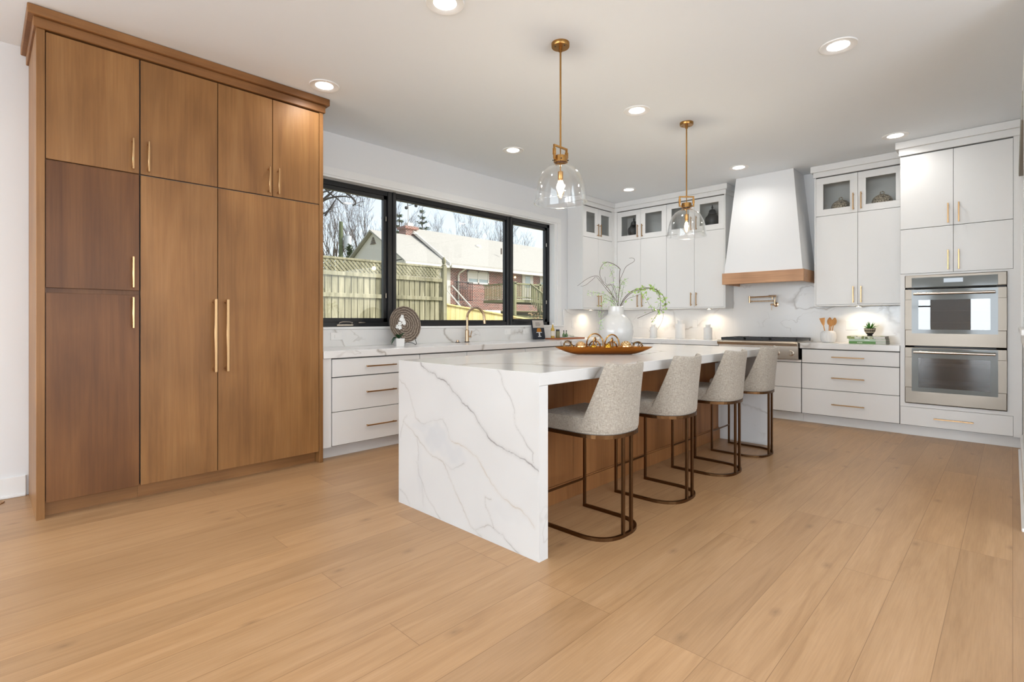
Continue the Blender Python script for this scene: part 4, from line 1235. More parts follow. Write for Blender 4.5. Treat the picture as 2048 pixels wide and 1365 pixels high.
oc = thing('potted_orchid', 'small white orchid in a white pot in front of the woven plate', 'plant', (-4.44, 2.935, CT1))
cx_, cy_ = -4.44, 2.935
mb = MB().lathe([(0, CT1), (0.056, CT1), (0.063, CT1 + .078), (0.058, CT1 + .078), (0.054, CT1 + .066), (0, CT1 + .066)], 4, (0, 0, 0), smooth=False)
mb.v = [(cx_ + (x * math.cos(.55) - y * math.sin(.55)), cy_ + (x * math.sin(.55) + y * math.cos(.55)), z) for x, y, z in mb.v]
mb.build('pot', M['matte'], oc)
mb = MB()
for a, L_, dz in ((0.2, .075, .04), (2.4, .09, .02), (3.9, .085, -.02), (5.2, .07, .03), (-1.57, .09, -.035)):
    for k in range(8):
        pass
    c_, s_ = math.cos(a), math.sin(a)
    def lf(u, v_, c_=c_, s_=s_, L_=L_, dz=dz):
        w_ = 0.021 * math.sin(PI * min(1, max(0.03, u * .97 + .02))) ** 0.7 * (2 * v_ - 1)
        r_ = u * L_
        return (cx_ + c_ * r_ - s_ * w_, cy_ + s_ * r_ + c_ * w_, CT1 + .068 + dz * u * u * 1.6 + 0.03 * math.sin(PI * u) + abs(2 * v_ - 1) * .004)
    mb.grid(lf, 8, 2)
mb.build('leaf', M['dkgreen'], oc)
stem = [(cx_, cy_, CT1 + .066), (cx_ + .004, cy_ + .006, 1.05), (cx_ + .002, cy_ + .012, 1.12), (cx_ - .004, cy_ + .024, 1.175), (cx_ + .01, cy_ + .030, 1.19)]
MB().tube(stem, 0.0028, 6).tube([(cx_ - .006, cy_ + .01, CT1 + .066), (cx_ - .006, cy_ + .022, 1.13)], 0.0022, 6).build('stem', M['twig'], oc)
mb = MB()
rg_ = random.Random(5)
for (dx, dy, dz) in ((0.01, .03, 1.20), (0.02, .01, 1.185), (0.0, .055, 1.175), (0.02, .045, 1.15), (0.015, .0, 1.145), (0.02, -.035, 1.115), (0.03, -.01, 1.105), (0.01, .03, 1.215)):
    c0 = Vector((cx_ + dx, cy_ + dy, dz)); nrm = Vector((0.8, rg_.uniform(-.6, .4), rg_.uniform(-.2, .3))).normalized()
    t1 = nrm.cross(Vector((0, 0, 1))).normalized(); t2 = nrm.cross(t1)
    for k in range(5):
        a = 2 * PI * k / 5 + rg_.uniform(0, .5)
        dr = t1 * math.cos(a) + t2 * math.sin(a); sdv = nrm.cross(dr)
        L_ = 0.024
        mb.add([c0, c0 + dr * L_ * .55 + sdv * .011 + nrm * .003, c0 + dr * L_ + nrm * .001, c0 + dr * L_ * .55 - sdv * .011 + nrm * .003], [(0, 1, 2, 3)], True)
mb.build('blossom', M['petal'], oc)

# cookbook leaning on the sill
bk_ = thing('cookbook', 'cookbook with a grey and navy cover standing upright beside the cutting board', 'book', (-4.62, 5.34, CT1))
BW, BH, BT = 0.205, 0.262, 0.026
def bookbox(a0, a1, z0, z1, d0, d1, name, m, par, b=0.0):
    o = MB().box(d0, d1, a0, a1, z0, z1, b).build(name, m, par, (0, 0, 0)); return o
holder = bk_
bk_.rotation_euler = (0, math.radians(-11), math.radians(-6))
bk_.location = (-4.655, 5.345, CT1 + .005)
bookbox(-BW / 2 + .003, BW / 2 - .004, .004, BH - .004, -BT + .003, -.003, 'pages', M['paper'], bk_)
cv = MB().box(-.0028, 0, -BW / 2, BW / 2, 0, BH).box(-BT, -BT + .0028, -BW / 2, BW / 2, 0, BH).box(-BT, 0, -BW / 2 - .002, -BW / 2 + .0025, 0, BH).build('cover', plain('cover_navy', srgb(28, 34, 46), 0.4), bk_, (0, 0, 0))
MB().box(-.0002, .0012, -BW / 2, BW / 2, BH * .60, BH).build('title_panel', plain('cover_grey', srgb(190, 182, 174), 0.6), cv, (0, 0, 0))
mb = MB()
for zz, wd in ((BH * .86, .075), (BH * .79, .095), (BH * .72, .082)):
    yy = -.05
    while yy < -.05 + wd: mb.box(.0012, .0018, yy, yy + .007, zz - .004, zz + .005); yy += .0095
mb.build('title_lettering', plain('ink', srgb(110, 104, 98), 0.6), cv, (0, 0, 0))
ck = MB().lathe([(0, 0), (.044, 0), (.042, .03), (.03, .05), (0, .056)], 24)
ck.v = [(.0006 + .03 * max(0, abs(x)) * .02 + .0008, y * .95, .098 + z) for x, y, z in ck.v]
ck.build('cake_picture', plain('cake_orange', srgb(226, 150, 50), 0.5, var=.3, scale=60), cv, (0, 0, 0))
mb = MB().box(0, .0016, -.052, .052, .088, .097).box(0, .0016, -.012, .012, .04, .088).box(0, .0016, -.03, .03, .03, .041)
mb.build('cake_stand_picture', plain('cover_white', srgb(206, 208, 210), 0.5), cv, (0, 0, 0))

cb = solo(MB().box(-4.64, -4.42, 5.43, 6.06, CT1, CT1 + .018, 0.004), 'cutting_board', M['board'], 'reddish wooden cutting board on the counter below the end of the window', 'cutting board', (-4.53, 5.75, CT1))
zb_ = CT1 + .018
bt = thing('oil_bottle', 'slim bottle of amber oil with a pale label on the cutting board', 'bottle', (-4.55, 5.49, zb_))
MB().lathe([(0, zb_), (.026, zb_), (.027, zb_ + .004), (.027, zb_ + .115), (.022, zb_ + .132), (.0105, zb_ + .150), (.0105, zb_ + .185), (0, zb_ + .185)], 24, (-4.55, 5.49, 0)).build('body', plain('amber_oil', srgb(196, 160, 70), 0.08, Specular_IOR_Level=0.6), bt)
MB().lathe([(.0276, zb_ + .03), (.0276, zb_ + .098)], 24, (-4.55, 5.49, 0)).build('paper_label', plain('label_cream', srgb(222, 214, 196), 0.6, var=.1, scale=140), bt)
MB().cyl(0.012, zb_ + .185, zb_ + .207, 16, 0, (-4.55, 5.49, 0)).build('cap', M['plastic'], bt)
jr = thing('spice_jar', 'dark-lidded jar of mixed seeds next to the oil bottle', 'jar', (-4.55, 5.60, zb_))
MB().lathe([(0, zb_), (.028, zb_), (.030, zb_ + .006), (.030, zb_ + .085), (.024, zb_ + .095), (0, zb_ + .095)], 22, (-4.55, 5.60, 0)).build('body', plain('seed_mix', srgb(128, 124, 88), 0.2, var=.6, scale=160), jr)
MB().cyl(0.027, zb_ + .095, zb_ + .118, 20, 0, (-4.55, 5.60, 0)).build('lid', M['iron'], jr)
ds = thing('serving_dish', 'shallow white rectangular dish at the right part of the cutting board', 'dish', (-4.52, 5.81, zb_))
MB().box(-4.575, -4.465, 5.665, 5.965, zb_, zb_ + .010, .004).build('tray', M['ceramic'], ds)
gi = random.Random(12)
mb = MB()
for k in range(120):
    y_ = gi.uniform(5.71, 5.94); x_ = gi.uniform(-4.56, -4.48); h_ = 0.016 + 0.028 * max(0, 1 - abs(y_ - 5.77) / .13)
    z_ = zb_ + .010 + gi.random() * h_
    a = gi.uniform(0, 6.28); L_ = .012
    p0 = Vector((x_, y_, z_)); d1 = Vector((math.cos(a), math.sin(a), gi.uniform(-.2, .6))) * L_; d2 = Vector((-math.sin(a), math.cos(a), .2)) * .005
    mb.add([p0 - d1 * .5, p0 + d2, p0 + d1 * .5, p0 - d2], [(0, 1, 2, 3)], False)
herb = solo(mb, 'herb_sprigs', M['green'], 'loose green herb sprigs heaped on the shallow white dish', 'herbs', (-4.52, 5.80, zb_), kind='stuff')
for k, (y_, lab) in enumerate(((5.695, 'small green glass cruet nearest the spice jar on the white dish'), (5.755, 'small green glass cruet among the herb sprigs on the white dish'))):
    t = thing('glass_cruet', lab, 'bottle', (-4.52, y_, zb_ + .010), 'green glass cruets')
    z0_ = zb_ + .010
    MB().lathe([(0, z0_), (.017, z0_), (.020, z0_ + .012), (.018, z0_ + .038), (.007, z0_ + .055), (.006, z0_ + .078), (0, z0_ + .078)], 18, (-4.52, y_, 0)).build('body', plain('bottle_green', srgb(96, 124, 84), 0.1, var=.2), t)
    MB().cyl(0.0075, z0_ + .078, z0_ + .094, 10, 0, (-4.52, y_, 0)).build('stopper', M['charcoal'], t)

# ================================================================== BACK-COUNTER DECOR
def canister(x, y, r, h, label):
    t = thing('canister', label, 'canister', (x, y, CT1), 'white lidded canisters on the back counter')
    hb = h * .80
    mb = MB().lathe([(0, CT1), (r * .96, CT1), (r, CT1 + .006), (r, CT1 + hb - .012), (r * .94, CT1 + hb - .002), (r * .62, CT1 + hb), (0, CT1 + hb)], 40, (x, y, 0))
    mb.build('body', M['matte'], t)
    mb = MB().lathe([(r * .55, CT1 + hb), (r * .55, CT1 + h * .94), (r * .60, CT1 + h * .945), (r * .60, CT1 + h * .985), (r * .54, CT1 + h), (0, CT1 + h)], 32, (x, y, 0))
    mb.build('lid', M['matte'], t)


canister(-3.835, 6.97, 0.052, 0.205, 'white canister furthest into the corner, partly behind the hanging vase branches')
canister(-3.415, 6.97, 0.067, 0.268, 'tallest white canister, in the middle of the three on the back counter')
canister(-3.005, 6.96, 0.056, 0.208, 'white canister nearest the rangetop on the back counter')
ut = thing('utensil_crock', 'ribbed white round crock beside the rangetop holding wooden utensils', 'crock', (-1.565, 6.98, CT1))
mb = MB(); n_ = 60; pr_ = [(0.052, 0), (0.066, .006), (0.078, .045), (0.081, .08), (0.074, .118), (0.056, .134), (0.053, .138), (0.048, .134), (0.048, .03), (0.0, .03)]
mb.lathe([(0, 0)] + pr_, 120, (-1.565, 6.98, CT1))
vv_ = []
for (x, y, z) in mb.v:
    dx, dy = x + 1.565, y - 6.98; r_ = math.hypot(dx, dy)
    if r_ > .05 and .004 < z - CT1 < .125:
        a = math.atan2(dy, dx); k_ = 1 + .022 * math.cos(a * 30); dx *= k_; dy *= k_
    vv_.append((-1.565 + dx, 6.98 + dy, z))
mb.v = vv_
mb.build('pot', M['matte'], ut)


def utensil(label, name, dx, dy, lean, h, kind):
    t = thing(name, label, 'kitchen utensil', (-1.565 + dx, 6.98 + dy, CT1 + .034), 'wooden utensils in the white crock')
    b0 = Vector((-1.565 + dx, 6.98 + dy, CT1 + .034)); top = b0 + Vector((lean[0], lean[1], h))
    ax = (top - b0).normalized(); mid = b0 + (top - b0) * .66
    side = Vector((0.95, 0.3, 0)); side = (side - ax * side.dot(ax)).normalized(); nn_ = ax.cross(side)
    mb = MB().tube([b0, mid], [0.005, 0.0058], 8)
    L_ = (top - mid).length
    n_ = 12; ring = []
    for k in range(n_ + 1):
        u = k / n_
        if kind == 'spoon': w_ = .026 * math.sin(PI * min(1, .12 + .88 * u)) ** .6 if u < 1 else .004
        else: w_ = .008 + .022 * u ** .7
        ring.append((mid + ax * L_ * u, max(w_, .004)))
    vs = []; fs = []
    for c_, w_ in ring:
        vs += [c_ + side * w_ + nn_ * .003, c_ - side * w_ + nn_ * .003, c_ - side * w_ - nn_ * .003, c_ + side * w_ - nn_ * .003]
    for k in range(n_):
        for q in range(4): fs.append([k * 4 + q, k * 4 + (q + 1) % 4, k * 4 + 4 + (q + 1) % 4, k * 4 + 4 + q])
    fs.append([0, 1, 2, 3]); fs.append([n_ * 4 + q for q in (3, 2, 1, 0)])
    mb.add(vs, fs, False)
    mb.build('blade' if kind != 'spoon' else 'bowl', M['spoon'], t)


utensil('flat wooden spatula leaning left out of the white crock', 'wooden_spatula', -.018, 0, (-.045, -.01, 0), .255, 'spat')
utensil('round wooden spoon standing in the middle of the white crock', 'wooden_spoon', .0, .012, (.012, .01, 0), .262, 'spoon')
utensil('wooden spoon leaning right out of the white crock, nearest the outlet', 'wooden_spoon', .020, 0, (.05, -.005, 0), .258, 'spoon')
utensil('slim wooden turner between the middle spoon and the right-leaning spoon', 'wooden_turner', .012, -.014, (.03, -.012, 0), .235, 'spat')


def _spine(name, cols, sc):
    m = N(name)
    n_ = m.n('ShaderNodeTexVoronoi', {'Vector': m.coord((sc, 6, sc * .8)), 'Scale': 1.0})
    c = m.ramp(n_.outputs['Color'], [(i / max(1, len(cols) - 1), c) for i, c in enumerate(cols)])
    return m.pbr(c, 0.4)


def flat_book(x0, x1, y0, y1, z0, z1, mat, label, lettering=None):
    t = thing('book', label, 'book', ((x0 + x1) / 2, (y0 + y1) / 2, z0), 'books stacked flat under the succulent')
    MB().box(x0 + .004, x1 - .003, y0 + .003, y1 - .003, z0 + .0022, z1 - .0022).build('pages', M['paper'], t)
    cv = MB().box(x0, x1, y0, y1, z0, z0 + .0022).box(x0, x1, y0, y1, z1 - .0022, z1).box(x0, x0 + .25, y0 - .002, y0 + .002, z0, z1, .001).build('cover', mat, t)
    if lettering:
        mb = MB(); a, b, mm = lettering; q = x0 + a
        while q < x0 + b: mb.box(q, q + .007, y0 - .0028, y0 - .0015, (z0 + z1) / 2 - .005, (z0 + z1) / 2 + .005); q += .010
        mb.build('spine_lettering', mm, cv)


ivory = plain('ivory_ink', srgb(222, 226, 206), 0.5)
flat_book(-1.328, -0.985, 6.83, 7.07, CT1, CT1 + .026, plain('cover_green', srgb(84, 134, 52), 0.4, var=.12), 'bright green book at the bottom of the stack under the succulent', (.08, .13, ivory))
flat_book(-1.330, -0.985, 6.83, 7.06, CT1 + .0265, CT1 + .0535, plain('cover_mint', srgb(184, 204, 178), 0.5, var=.06), 'pale mint book in the middle of the stack under the succulent', (.15, .20, M['petal']))
flat_book(-1.346, -0.990, 6.82, 7.06, CT1 + .054, CT1 + .084, _spine('cover_leafy', [srgb(40, 50, 24), srgb(128, 140, 58), srgb(216, 216, 200), srgb(92, 96, 50)], 42), 'book with a leafy patterned spine on top of the stack, directly under the succulent pot')
zp = CT1 + .0845


def _pot_mat():
    m = N('patterned_pot_glaze')
    tc = m.n('ShaderNodeTexCoord'); sp = m.n('ShaderNodeSeparateXYZ', {0: tc.outputs['Object']})
    at = m.math('ARCTAN2', sp.outputs[1], sp.outputs[0])
    z_ = sp.outputs[2]
    tri = m.math('PINGPONG', m.math('MULTIPLY', at, 3.2), 0.5)
    row = m.math('PINGPONG', m.math('MULTIPLY', z_, 34.0), 0.5)
    d = m.math('GREATER_THAN', m.math('ADD', tri, row), 0.5)
    lo = m.math('GREATER_THAN', z_, 0.034)
    f = m.math('MULTIPLY', d, lo)
    return m.pbr(m.mix(f, srgb(40, 36, 34), srgb(196, 180, 160)), 0.55)


sp_ = thing('potted_succulent', 'spiky green succulent in a dark patterned footed pot on the book stack', 'plant', (-1.150, 6.945, zp))
mb = MB().lathe([(0, 0), (.026, 0), (.027, .006), (.022, .012), (.034, .026), (.050, .052), (.057, .086), (.053, .087), (.048, .076), (0, .074)], 36)
mb.build('pot', _pot_mat(), sp_, (0, 0, 0))
mb = MB(); gi = random.Random(4)
for k in range(40):
    a = gi.uniform(0, 2 * PI); el = math.radians(gi.uniform(18, 84)); L_ = gi.uniform(.075, .105)
    b0 = Vector((.012 * math.cos(a), .012 * math.sin(a), .074)); dr = Vector((math.cos(a) * math.cos(el), math.sin(a) * math.cos(el), math.sin(el)))
    w_ = dr.cross(Vector((0, 0, 1))).normalized() * .0055
    mid = b0 + dr * L_ * .5 + Vector((0, 0, .006)); tip = b0 + dr * L_
    t_ = w_.cross(dr).normalized() * .002
    mb.add([b0 - w_ * .7, b0 + w_ * .7, mid + w_, tip, mid - w_, mid + t_], [(0, 1, 2, 5), (0, 5, 4), (2, 3, 5), (5, 3, 4)], False)
mb.build('leaf', M['green'], sp_, (0, 0, 0))

# contents of the glass cabinets
def ginger_jar(x, y, label):
    z0_ = UZM + .0045
    t = thing('ginger_jar', label, 'jar', (x, y, z0_), 'black lidded jars in the glass cabinets')
    MB().lathe([(0, 0), (.056, 0), (.058, .01), (.066, .05), (.090, .11), (.098, .155), (.090, .195), (.062, .226), (.046, .236), (0, .236)], 40, (x, y, z0_)).build('body', M['charcoal'], t)
    MB().lathe([(.0, .230), (.056, .236), (.058, .246), (.048, .252), (.047, .275), (.036, .298), (.012, .307), (.008, .318), (.017, .330), (.008, .340), (.006, .348), (.009, .355), (0, .366)], 32, (x, y, z0_)).build('lid', M['charcoal'], t)


ginger_jar(-4.215, 7.055, 'black lidded jar behind the glass of the corner cabinet on the range wall')
ginger_jar(-2.985, 7.055, 'black lidded jar behind the glass beside the range hood')


def _rattan():
    m = N('bleached_rattan')
    v_ = m.n('ShaderNodeTexVoronoi', {'Vector': m.coord((60, 60, 34)), 'Scale': 1.0}, feature='DISTANCE_TO_EDGE')
    c = m.ramp(v_.outputs['Distance'], [(0.02, srgb(70, 58, 46)), (0.16, srgb(186, 172, 150)), (0.5, srgb(206, 194, 174))])
    return m.pbr(c, 0.8, 0, m.bump(v_.outputs['Distance'], 0.8, 0.01))


RT = _rattan()
for x, lab in ((-1.455, 'round woven lidded basket behind the left glass door beside the hood'), (-1.055, 'round woven lidded basket behind the glass door beside the oven tower')):
    z0_ = UZM + .0045
    t = thing('lidded_basket', lab, 'basket', (x, 7.065, z0_), 'woven baskets in the glass cabinet')
    MB().lathe([(0, 0), (.075, 0), (.092, .02), (.098, .07), (.094, .10), (0, .10)], 40, (x, 7.065, z0_)).build('body', RT, t)
    MB().lathe([(.096, .098), (.098, .108), (.088, .140), (.062, .168), (.030, .184), (.016, .188), (0, .188)], 40, (x, 7.065, z0_)).build('lid', RT, t)
    mb = MB().tube([(x + .018 * math.cos(a), 7.065, z0_ + .200 + .017 * math.sin(a)) for a in [2 * PI * k / 14 for k in range(14)]], 0.0055, 6, True)
    mb.build('lid_ring', RT, t)

# ================================================================== ISLAND DECOR: tray, orbs, vase
LAT = Vector((math.cos(YAW), math.sin(YAW), 0)); DEP = Vector((-math.sin(YAW), math.cos(YAW), 0))
TC = Vector((-2.235, 3.305, IT))


def tl(l, d, h): return TC + LAT * l + DEP * d + Vector((0, 0, h))


ty = thing('decorative_tray', 'long boat-shaped copper-gold tray lying on the island top', 'tray', tuple(TC))


def tray_pt(u, v_, off):
    s_ = 2 * u - 1; c_ = 2 * v_ - 1
    w_ = 0.098 * max(0.0, 1 - abs(s_) ** 2.3) ** 0.62 + .0015
    rise = 0.056 * max(0, (abs(s_) - .52) / .48) ** 1.75
    rim = 0.057
    bot = rise + off * (1.0 - abs(s_) ** 6)
    z = bot + (rim - rise) * abs(c_) ** 2.6 * (1 if off == 0 else 1)
    if abs(c_) == 1: z = rim + (0.0)
    return tl(s_ * 0.373, c_ * (w_ - off * .8 * (abs(c_) > 0)), min(z, rim))


mb = MB().grid(lambda u, v_: tray_pt(u, v_, 0.0), 56, 14).grid(lambda u, v_: tray_pt(u, v_, 0.0035), 56, 14)
mb.build('tray', M['bowl'], ty)


def orb(l, d, r, h, mat, label):
    p_ = tl(l, d, h)
    solo(MB().ball(p_, r, 28, 18), 'glass_orb', mat, label, 'decorative ball', (p_.x, p_.y, p_.z - r), 'decorative balls on the copper-gold tray')


orb(-.176, 0, .0435, .056, M['mercury'], 'large champagne mercury-glass ball toward the left tip of the tray')
orb(-.082, -.02, .031, .0445, M['gold'], 'small gold ball inside the taller brass loop on the tray')
orb(.031, 0, .032, .052, M['gold'], 'small gold ball inside the second brass loop on the tray')
orb(.168, 0, .0445, .058, M['mercury'], 'large champagne mercury-glass ball toward the right tip of the tray')


def knot(l, d, h, r, tube_r, loops, mat, label, cat='decorative knot', sc_=(1, 1, 1), seed=1):
    p_ = tl(l, d, h); rg_ = random.Random(seed); mb = MB()
    for k in range(loops):
        ax = Vector((rg_.uniform(-1, 1), rg_.uniform(-1, 1), rg_.uniform(-.55, .55))).normalized()
        u_ = ax.orthogonal().normalized(); w_ = ax.cross(u_)
        off = ax * rg_.uniform(-.25, .25) * r
        pts = []
        for i in range(28):
            a = 2 * PI * i / 28
            q = off + (u_ * math.cos(a) + w_ * math.sin(a)) * r * .95 + ax * math.sin(2 * a + k) * r * .18
            pts.append(p_ + Vector((q.x * sc_[0], q.y * sc_[1], q.z * sc_[2])))
        mb.tube(pts, tube_r, 8, True)
    zmin = min(v_[2] for v_ in mb.v); dz = (IT + .0065) - zmin
    if dz > 0: mb.v = [(x, y, z + dz) for x, y, z in mb.v]
    solo(mb, 'wire_knot', mat, label, cat, (p_.x, p_.y, min(v_[2] for v_ in mb.v)), 'wire knots on the copper-gold tray')


knot(-.268, 0, .062, .044, .0028, 4, M['wire'], 'thin dark wire knot at the left tip of the tray', seed=3)
knot(.257, 0, .058, .040, .0034, 4, M['wire'], 'dark wire knot at the right tip of the tray', seed=8)


def arch_knot(l, w_, h, r, mat, label, seed):
    """interlaced standing hoops"""
    mb = MB(); rg_ = random.Random(seed)
    for k in range(3):
        a0 = (0.15, 1.25, -0.9)[k]
        dv = LAT * math.cos(a0) + DEP * math.sin(a0) * .55
        hh = h * (1, .80, .62)[k]; ww = w_ * (1, .72, .95)[k]
        pts = []
        for i in range(30):
            a = 2 * PI * i / 30
            pts.append(tl(l, 0, 0.012 + hh / 2) + dv * math.cos(a) * ww + Vector((0, 0, 1)) * math.sin(a) * hh / 2 + DEP * .012 * math.sin(2 * a + k))
        mb.tube(pts, r, 8, True)
    p_ = tl(l, 0, 0)
    solo(mb, 'wire_knot', mat, label, 'decorative knot', (p_.x, p_.y, min(v_[2] for v_ in mb.v)), 'wire knots on the copper-gold tray')


arch_knot(-.068, .064, .145, .0052, M['antique'], 'taller interlaced brass loop standing left of the tray centre', 2)
arch_knot(.062, .056, .138, .0056, M['antique'], 'second interlaced brass loop standing right of the tray centre', 5)

VC = Vector((-2.343, 3.640, IT))
vs_ = thing('vase', 'round white ceramic vase with a short neck on the island behind the tray', 'vase', tuple(VC))
pr_ = [(0, 0), (.066, 0), (.074, .004), (.108, .045), (.132, .10), (.1415, .16), (.138, .205), (.122, .25), (.095, .285), (.072, .302), (.064, .312), (.0625, .34), (.0635, .372), (.0605, .375), (.057, .37), (.056, .32), (.062, .30), (.05, .27), (0, .26)]
MB().lathe(pr_, 64, tuple(VC)).build('body', M['ceramic'], vs_)
BR = [
    ([(0.02, 0.374), (0.02, 0.444), (0.029, 0.526), (0.026, 0.596), (0.029, 0.665), (0.036, 0.678), (-0.002, 0.71), (-0.053, 0.735), (-0.084, 0.738), (-0.116, 0.716), (-0.135, 0.678), (-0.138, 0.634), (-0.129, 0.602), (-0.103, 0.564)], .0034, -.02),
    ([(0.017, 0.377), (-0.002, 0.444), (-0.059, 0.494), (-0.103, 0.558), (-0.151, 0.621)], .0032, .03),
    ([(-0.008, 0.418), (-0.053, 0.52), (-0.103, 0.564), (-0.129, 0.608), (-0.138, 0.629), (-0.186, 0.627), (-0.236, 0.602), (-0.268, 0.577), (-0.306, 0.548)], .0026, .05),
    ([(-0.17, 0.615), (-0.205, 0.583), (-0.236, 0.555), (-0.262, 0.545), (-0.277, 0.548)], .0018, .06),
    ([(0.029, 0.52), (0.033, 0.596), (0.055, 0.646), (0.074, 0.697), (0.112, 0.722), (0.147, 0.741), (0.147, 0.76), (0.131, 0.772), (0.102, 0.768)], .0022, -.02),
    ([(0.033, 0.374), (0.061, 0.431), (0.105, 0.482), (0.156, 0.513), (0.219, 0.529), (0.283, 0.529), (0.333, 0.52), (0.371, 0.494), (0.403, 0.463), (0.422, 0.418), (0.419, 0.362)], .0034, .03),
    ([(0.039, 0.377), (0.074, 0.437), (0.124, 0.488), (0.188, 0.51), (0.251, 0.52), (0.308, 0.52), (0.34, 0.488), (0.355, 0.437), (0.355, 0.355), (0.314, 0.298), (0.273, 0.241)], .0032, -.04),
    ([(0.355, 0.355), (0.381, 0.33), (0.381, 0.292), (0.359, 0.235), (0.324, 0.184)], .0018, -.04),
    ([(0.048, 0.381), (0.093, 0.437), (0.156, 0.456), (0.219, 0.482), (0.251, 0.444), (0.283, 0.387), (0.314, 0.33)], .0018, .02),
    ([(0.01, 0.418), (-0.015, 0.507), (-0.053, 0.558), (-0.072, 0.551), (-0.097, 0.52)], .002, -.05),
    ([(0.01, 0.444), (-0.002, 0.526), (-0.021, 0.558), (-0.059, 0.545), (-0.081, 0.57), (-0.075, 0.596), (-0.081, 0.624)], .002, .04),
    ([(0.023, 0.469), (0.042, 0.545), (0.067, 0.583), (0.124, 0.615)], .0018, .06),
    ([(0.004, 0.393), (-0.046, 0.444), (-0.097, 0.475), (-0.16, 0.482), (-0.224, 0.485)], .0018, -.03),
    ([(-0.002, 0.387), (-0.059, 0.425), (-0.103, 0.444), (-0.122, 0.393), (-0.135, 0.324), (-0.141, 0.21)], .0018, -.06),
    ([(0.308, 0.52), (0.346, 0.488), (0.384, 0.418), (0.415, 0.393), (0.441, 0.393)], .0016, .05),
    ([(0.029, 0.387), (0.067, 0.501), (0.093, 0.583)], .0018, .07),
    ([(-0.015, 0.406), (-0.034, 0.469), (-0.008, 0.545), (-0.015, 0.64), (-0.034, 0.697)], .0015, .05)]
arr_ = thing('branch_arrangement', 'curly dark twigs with pale green leaves arching out of the white vase', 'branches', tuple(VC + Vector((0, 0, .30))))
tw = MB(); gi = random.Random(9)


def smooth(pts, k=3):
    P_ = [Vector(p) for p in pts]
    for _ in range(k - 1):
        o_ = [P_[0]]
        for a, b in zip(P_, P_[1:]): o_ += [a * .75 + b * .25, a * .25 + b * .75]
        P_ = o_ + [P_[-1]]
    return P_


paths = []
for pts, r, dep in BR:
    m_ = len(pts)
    P3 = []
    for i, (l, h) in enumerate(pts):
        q = i / (m_ - 1)
        dd_ = dep * q * 1.6 + (0 if m_ < 3 else .006 * math.sin(i * 1.9))
        P3.append(VC + LAT * l + DEP * dd_ + Vector((0, 0, h)))
    if pts[0][1] < 0.40: P3.insert(0, VC + LAT * pts[0][0] * .5 + Vector((0, 0, .275)))
    S3 = smooth(P3)
    paths.append(S3)
    tw.tube(S3, [r * (1 - .55 * i / len(S3)) for i in range(len(S3))], 6)
tw.build('twig', M['twig'], arr_)


def leaves(mb, path, lo, hi, n_, size, spread, droop=0.0):
    for _ in range(n_):
        t = gi.uniform(lo, hi) * (len(path) - 1); i = min(int(t), len(path) - 2); f = t - i
        p0 = path[i] * (1 - f) + path[i + 1] * f + Vector((gi.uniform(-1, 1), gi.uniform(-1, 1), gi.uniform(-1, 1) - droop)) * spread
        d_ = Vector((gi.uniform(-1, 1), gi.uniform(-1, 1), gi.uniform(-.8, .8))).normalized()
        s_ = d_.cross(Vector((gi.uniform(-1, 1), gi.uniform(-1, 1), gi.uniform(-1, 1)))).normalized(); n__ = d_.cross(s_)
        L_ = size * gi.uniform(.7, 1.25); w_ = L_ * .28
        mb.add([p0, p0 + d_ * L_ * .35 + s_ * w_ + n__ * w_ * .3, p0 + d_ * L_ * .75 + s_ * w_ * .7 + n__ * w_ * .2, p0 + d_ * L_, p0 + d_ * L_ * .75 - s_ * w_ * .7 + n__ * w_ * .2, p0 + d_ * L_ * .35 - s_ * w_ + n__ * w_ * .3], [(0, 1, 2, 3), (0, 3, 4, 5)], True)


lf_ = MB()
leaves(lf_, paths[5], .32, 1.0, 44, .030, .018)
leaves(lf_, paths[6], .32, .85, 44, .030, .018)
leaves(lf_, paths[8], .3, .9, 24, .026, .016)
leaves(lf_, paths[7], .1, .4, 8, .016, .02)
leaves(lf_, paths[6], .86, 1.0, 8, .014, .016)
lf_.build('foliage', M['leaf'], arr_)
fn_ = MB()
leaves(fn_, paths[12], .1, 1.0, 110, .013, .022, .25)
leaves(fn_, paths[13], .15, 1.0, 120, .014, .024, .2)
leaves(fn_, paths[0], .5, .72, 46, .014, .022, .6)
leaves(fn_, paths[16], .1, .9, 50, .013, .02)
leaves(fn_, paths[11], .1, .8, 60, .014, .022)
leaves(fn_, paths[15], .1, .8, 50, .014, .022)
leaves(fn_, paths[9], .1, .6, 24, .014, .03)
fn_.build('fern_foliage', M['fern'], arr_)

# thin cable on the floor at the left edge
pts = smooth([(-4.735, -.25, .004), (-4.70, -.05, .004), (-4.60, .06, .004), (-4.69, .12, .004), (-4.72, .02, .004), (-4.62, -.04, .004), (-4.52, .02, .004), (-4.50, .0, .004), (-4.56, -.06, .004), (-4.66, -.3, .004)])
solo(MB().tube(pts, .0038, 6), 'cable', plain('tan_cable', srgb(170, 132, 96), 0.6), 'thin tan cable lying on the floor beside the white baseboard', 'cable', (-4.62, 0, 0))

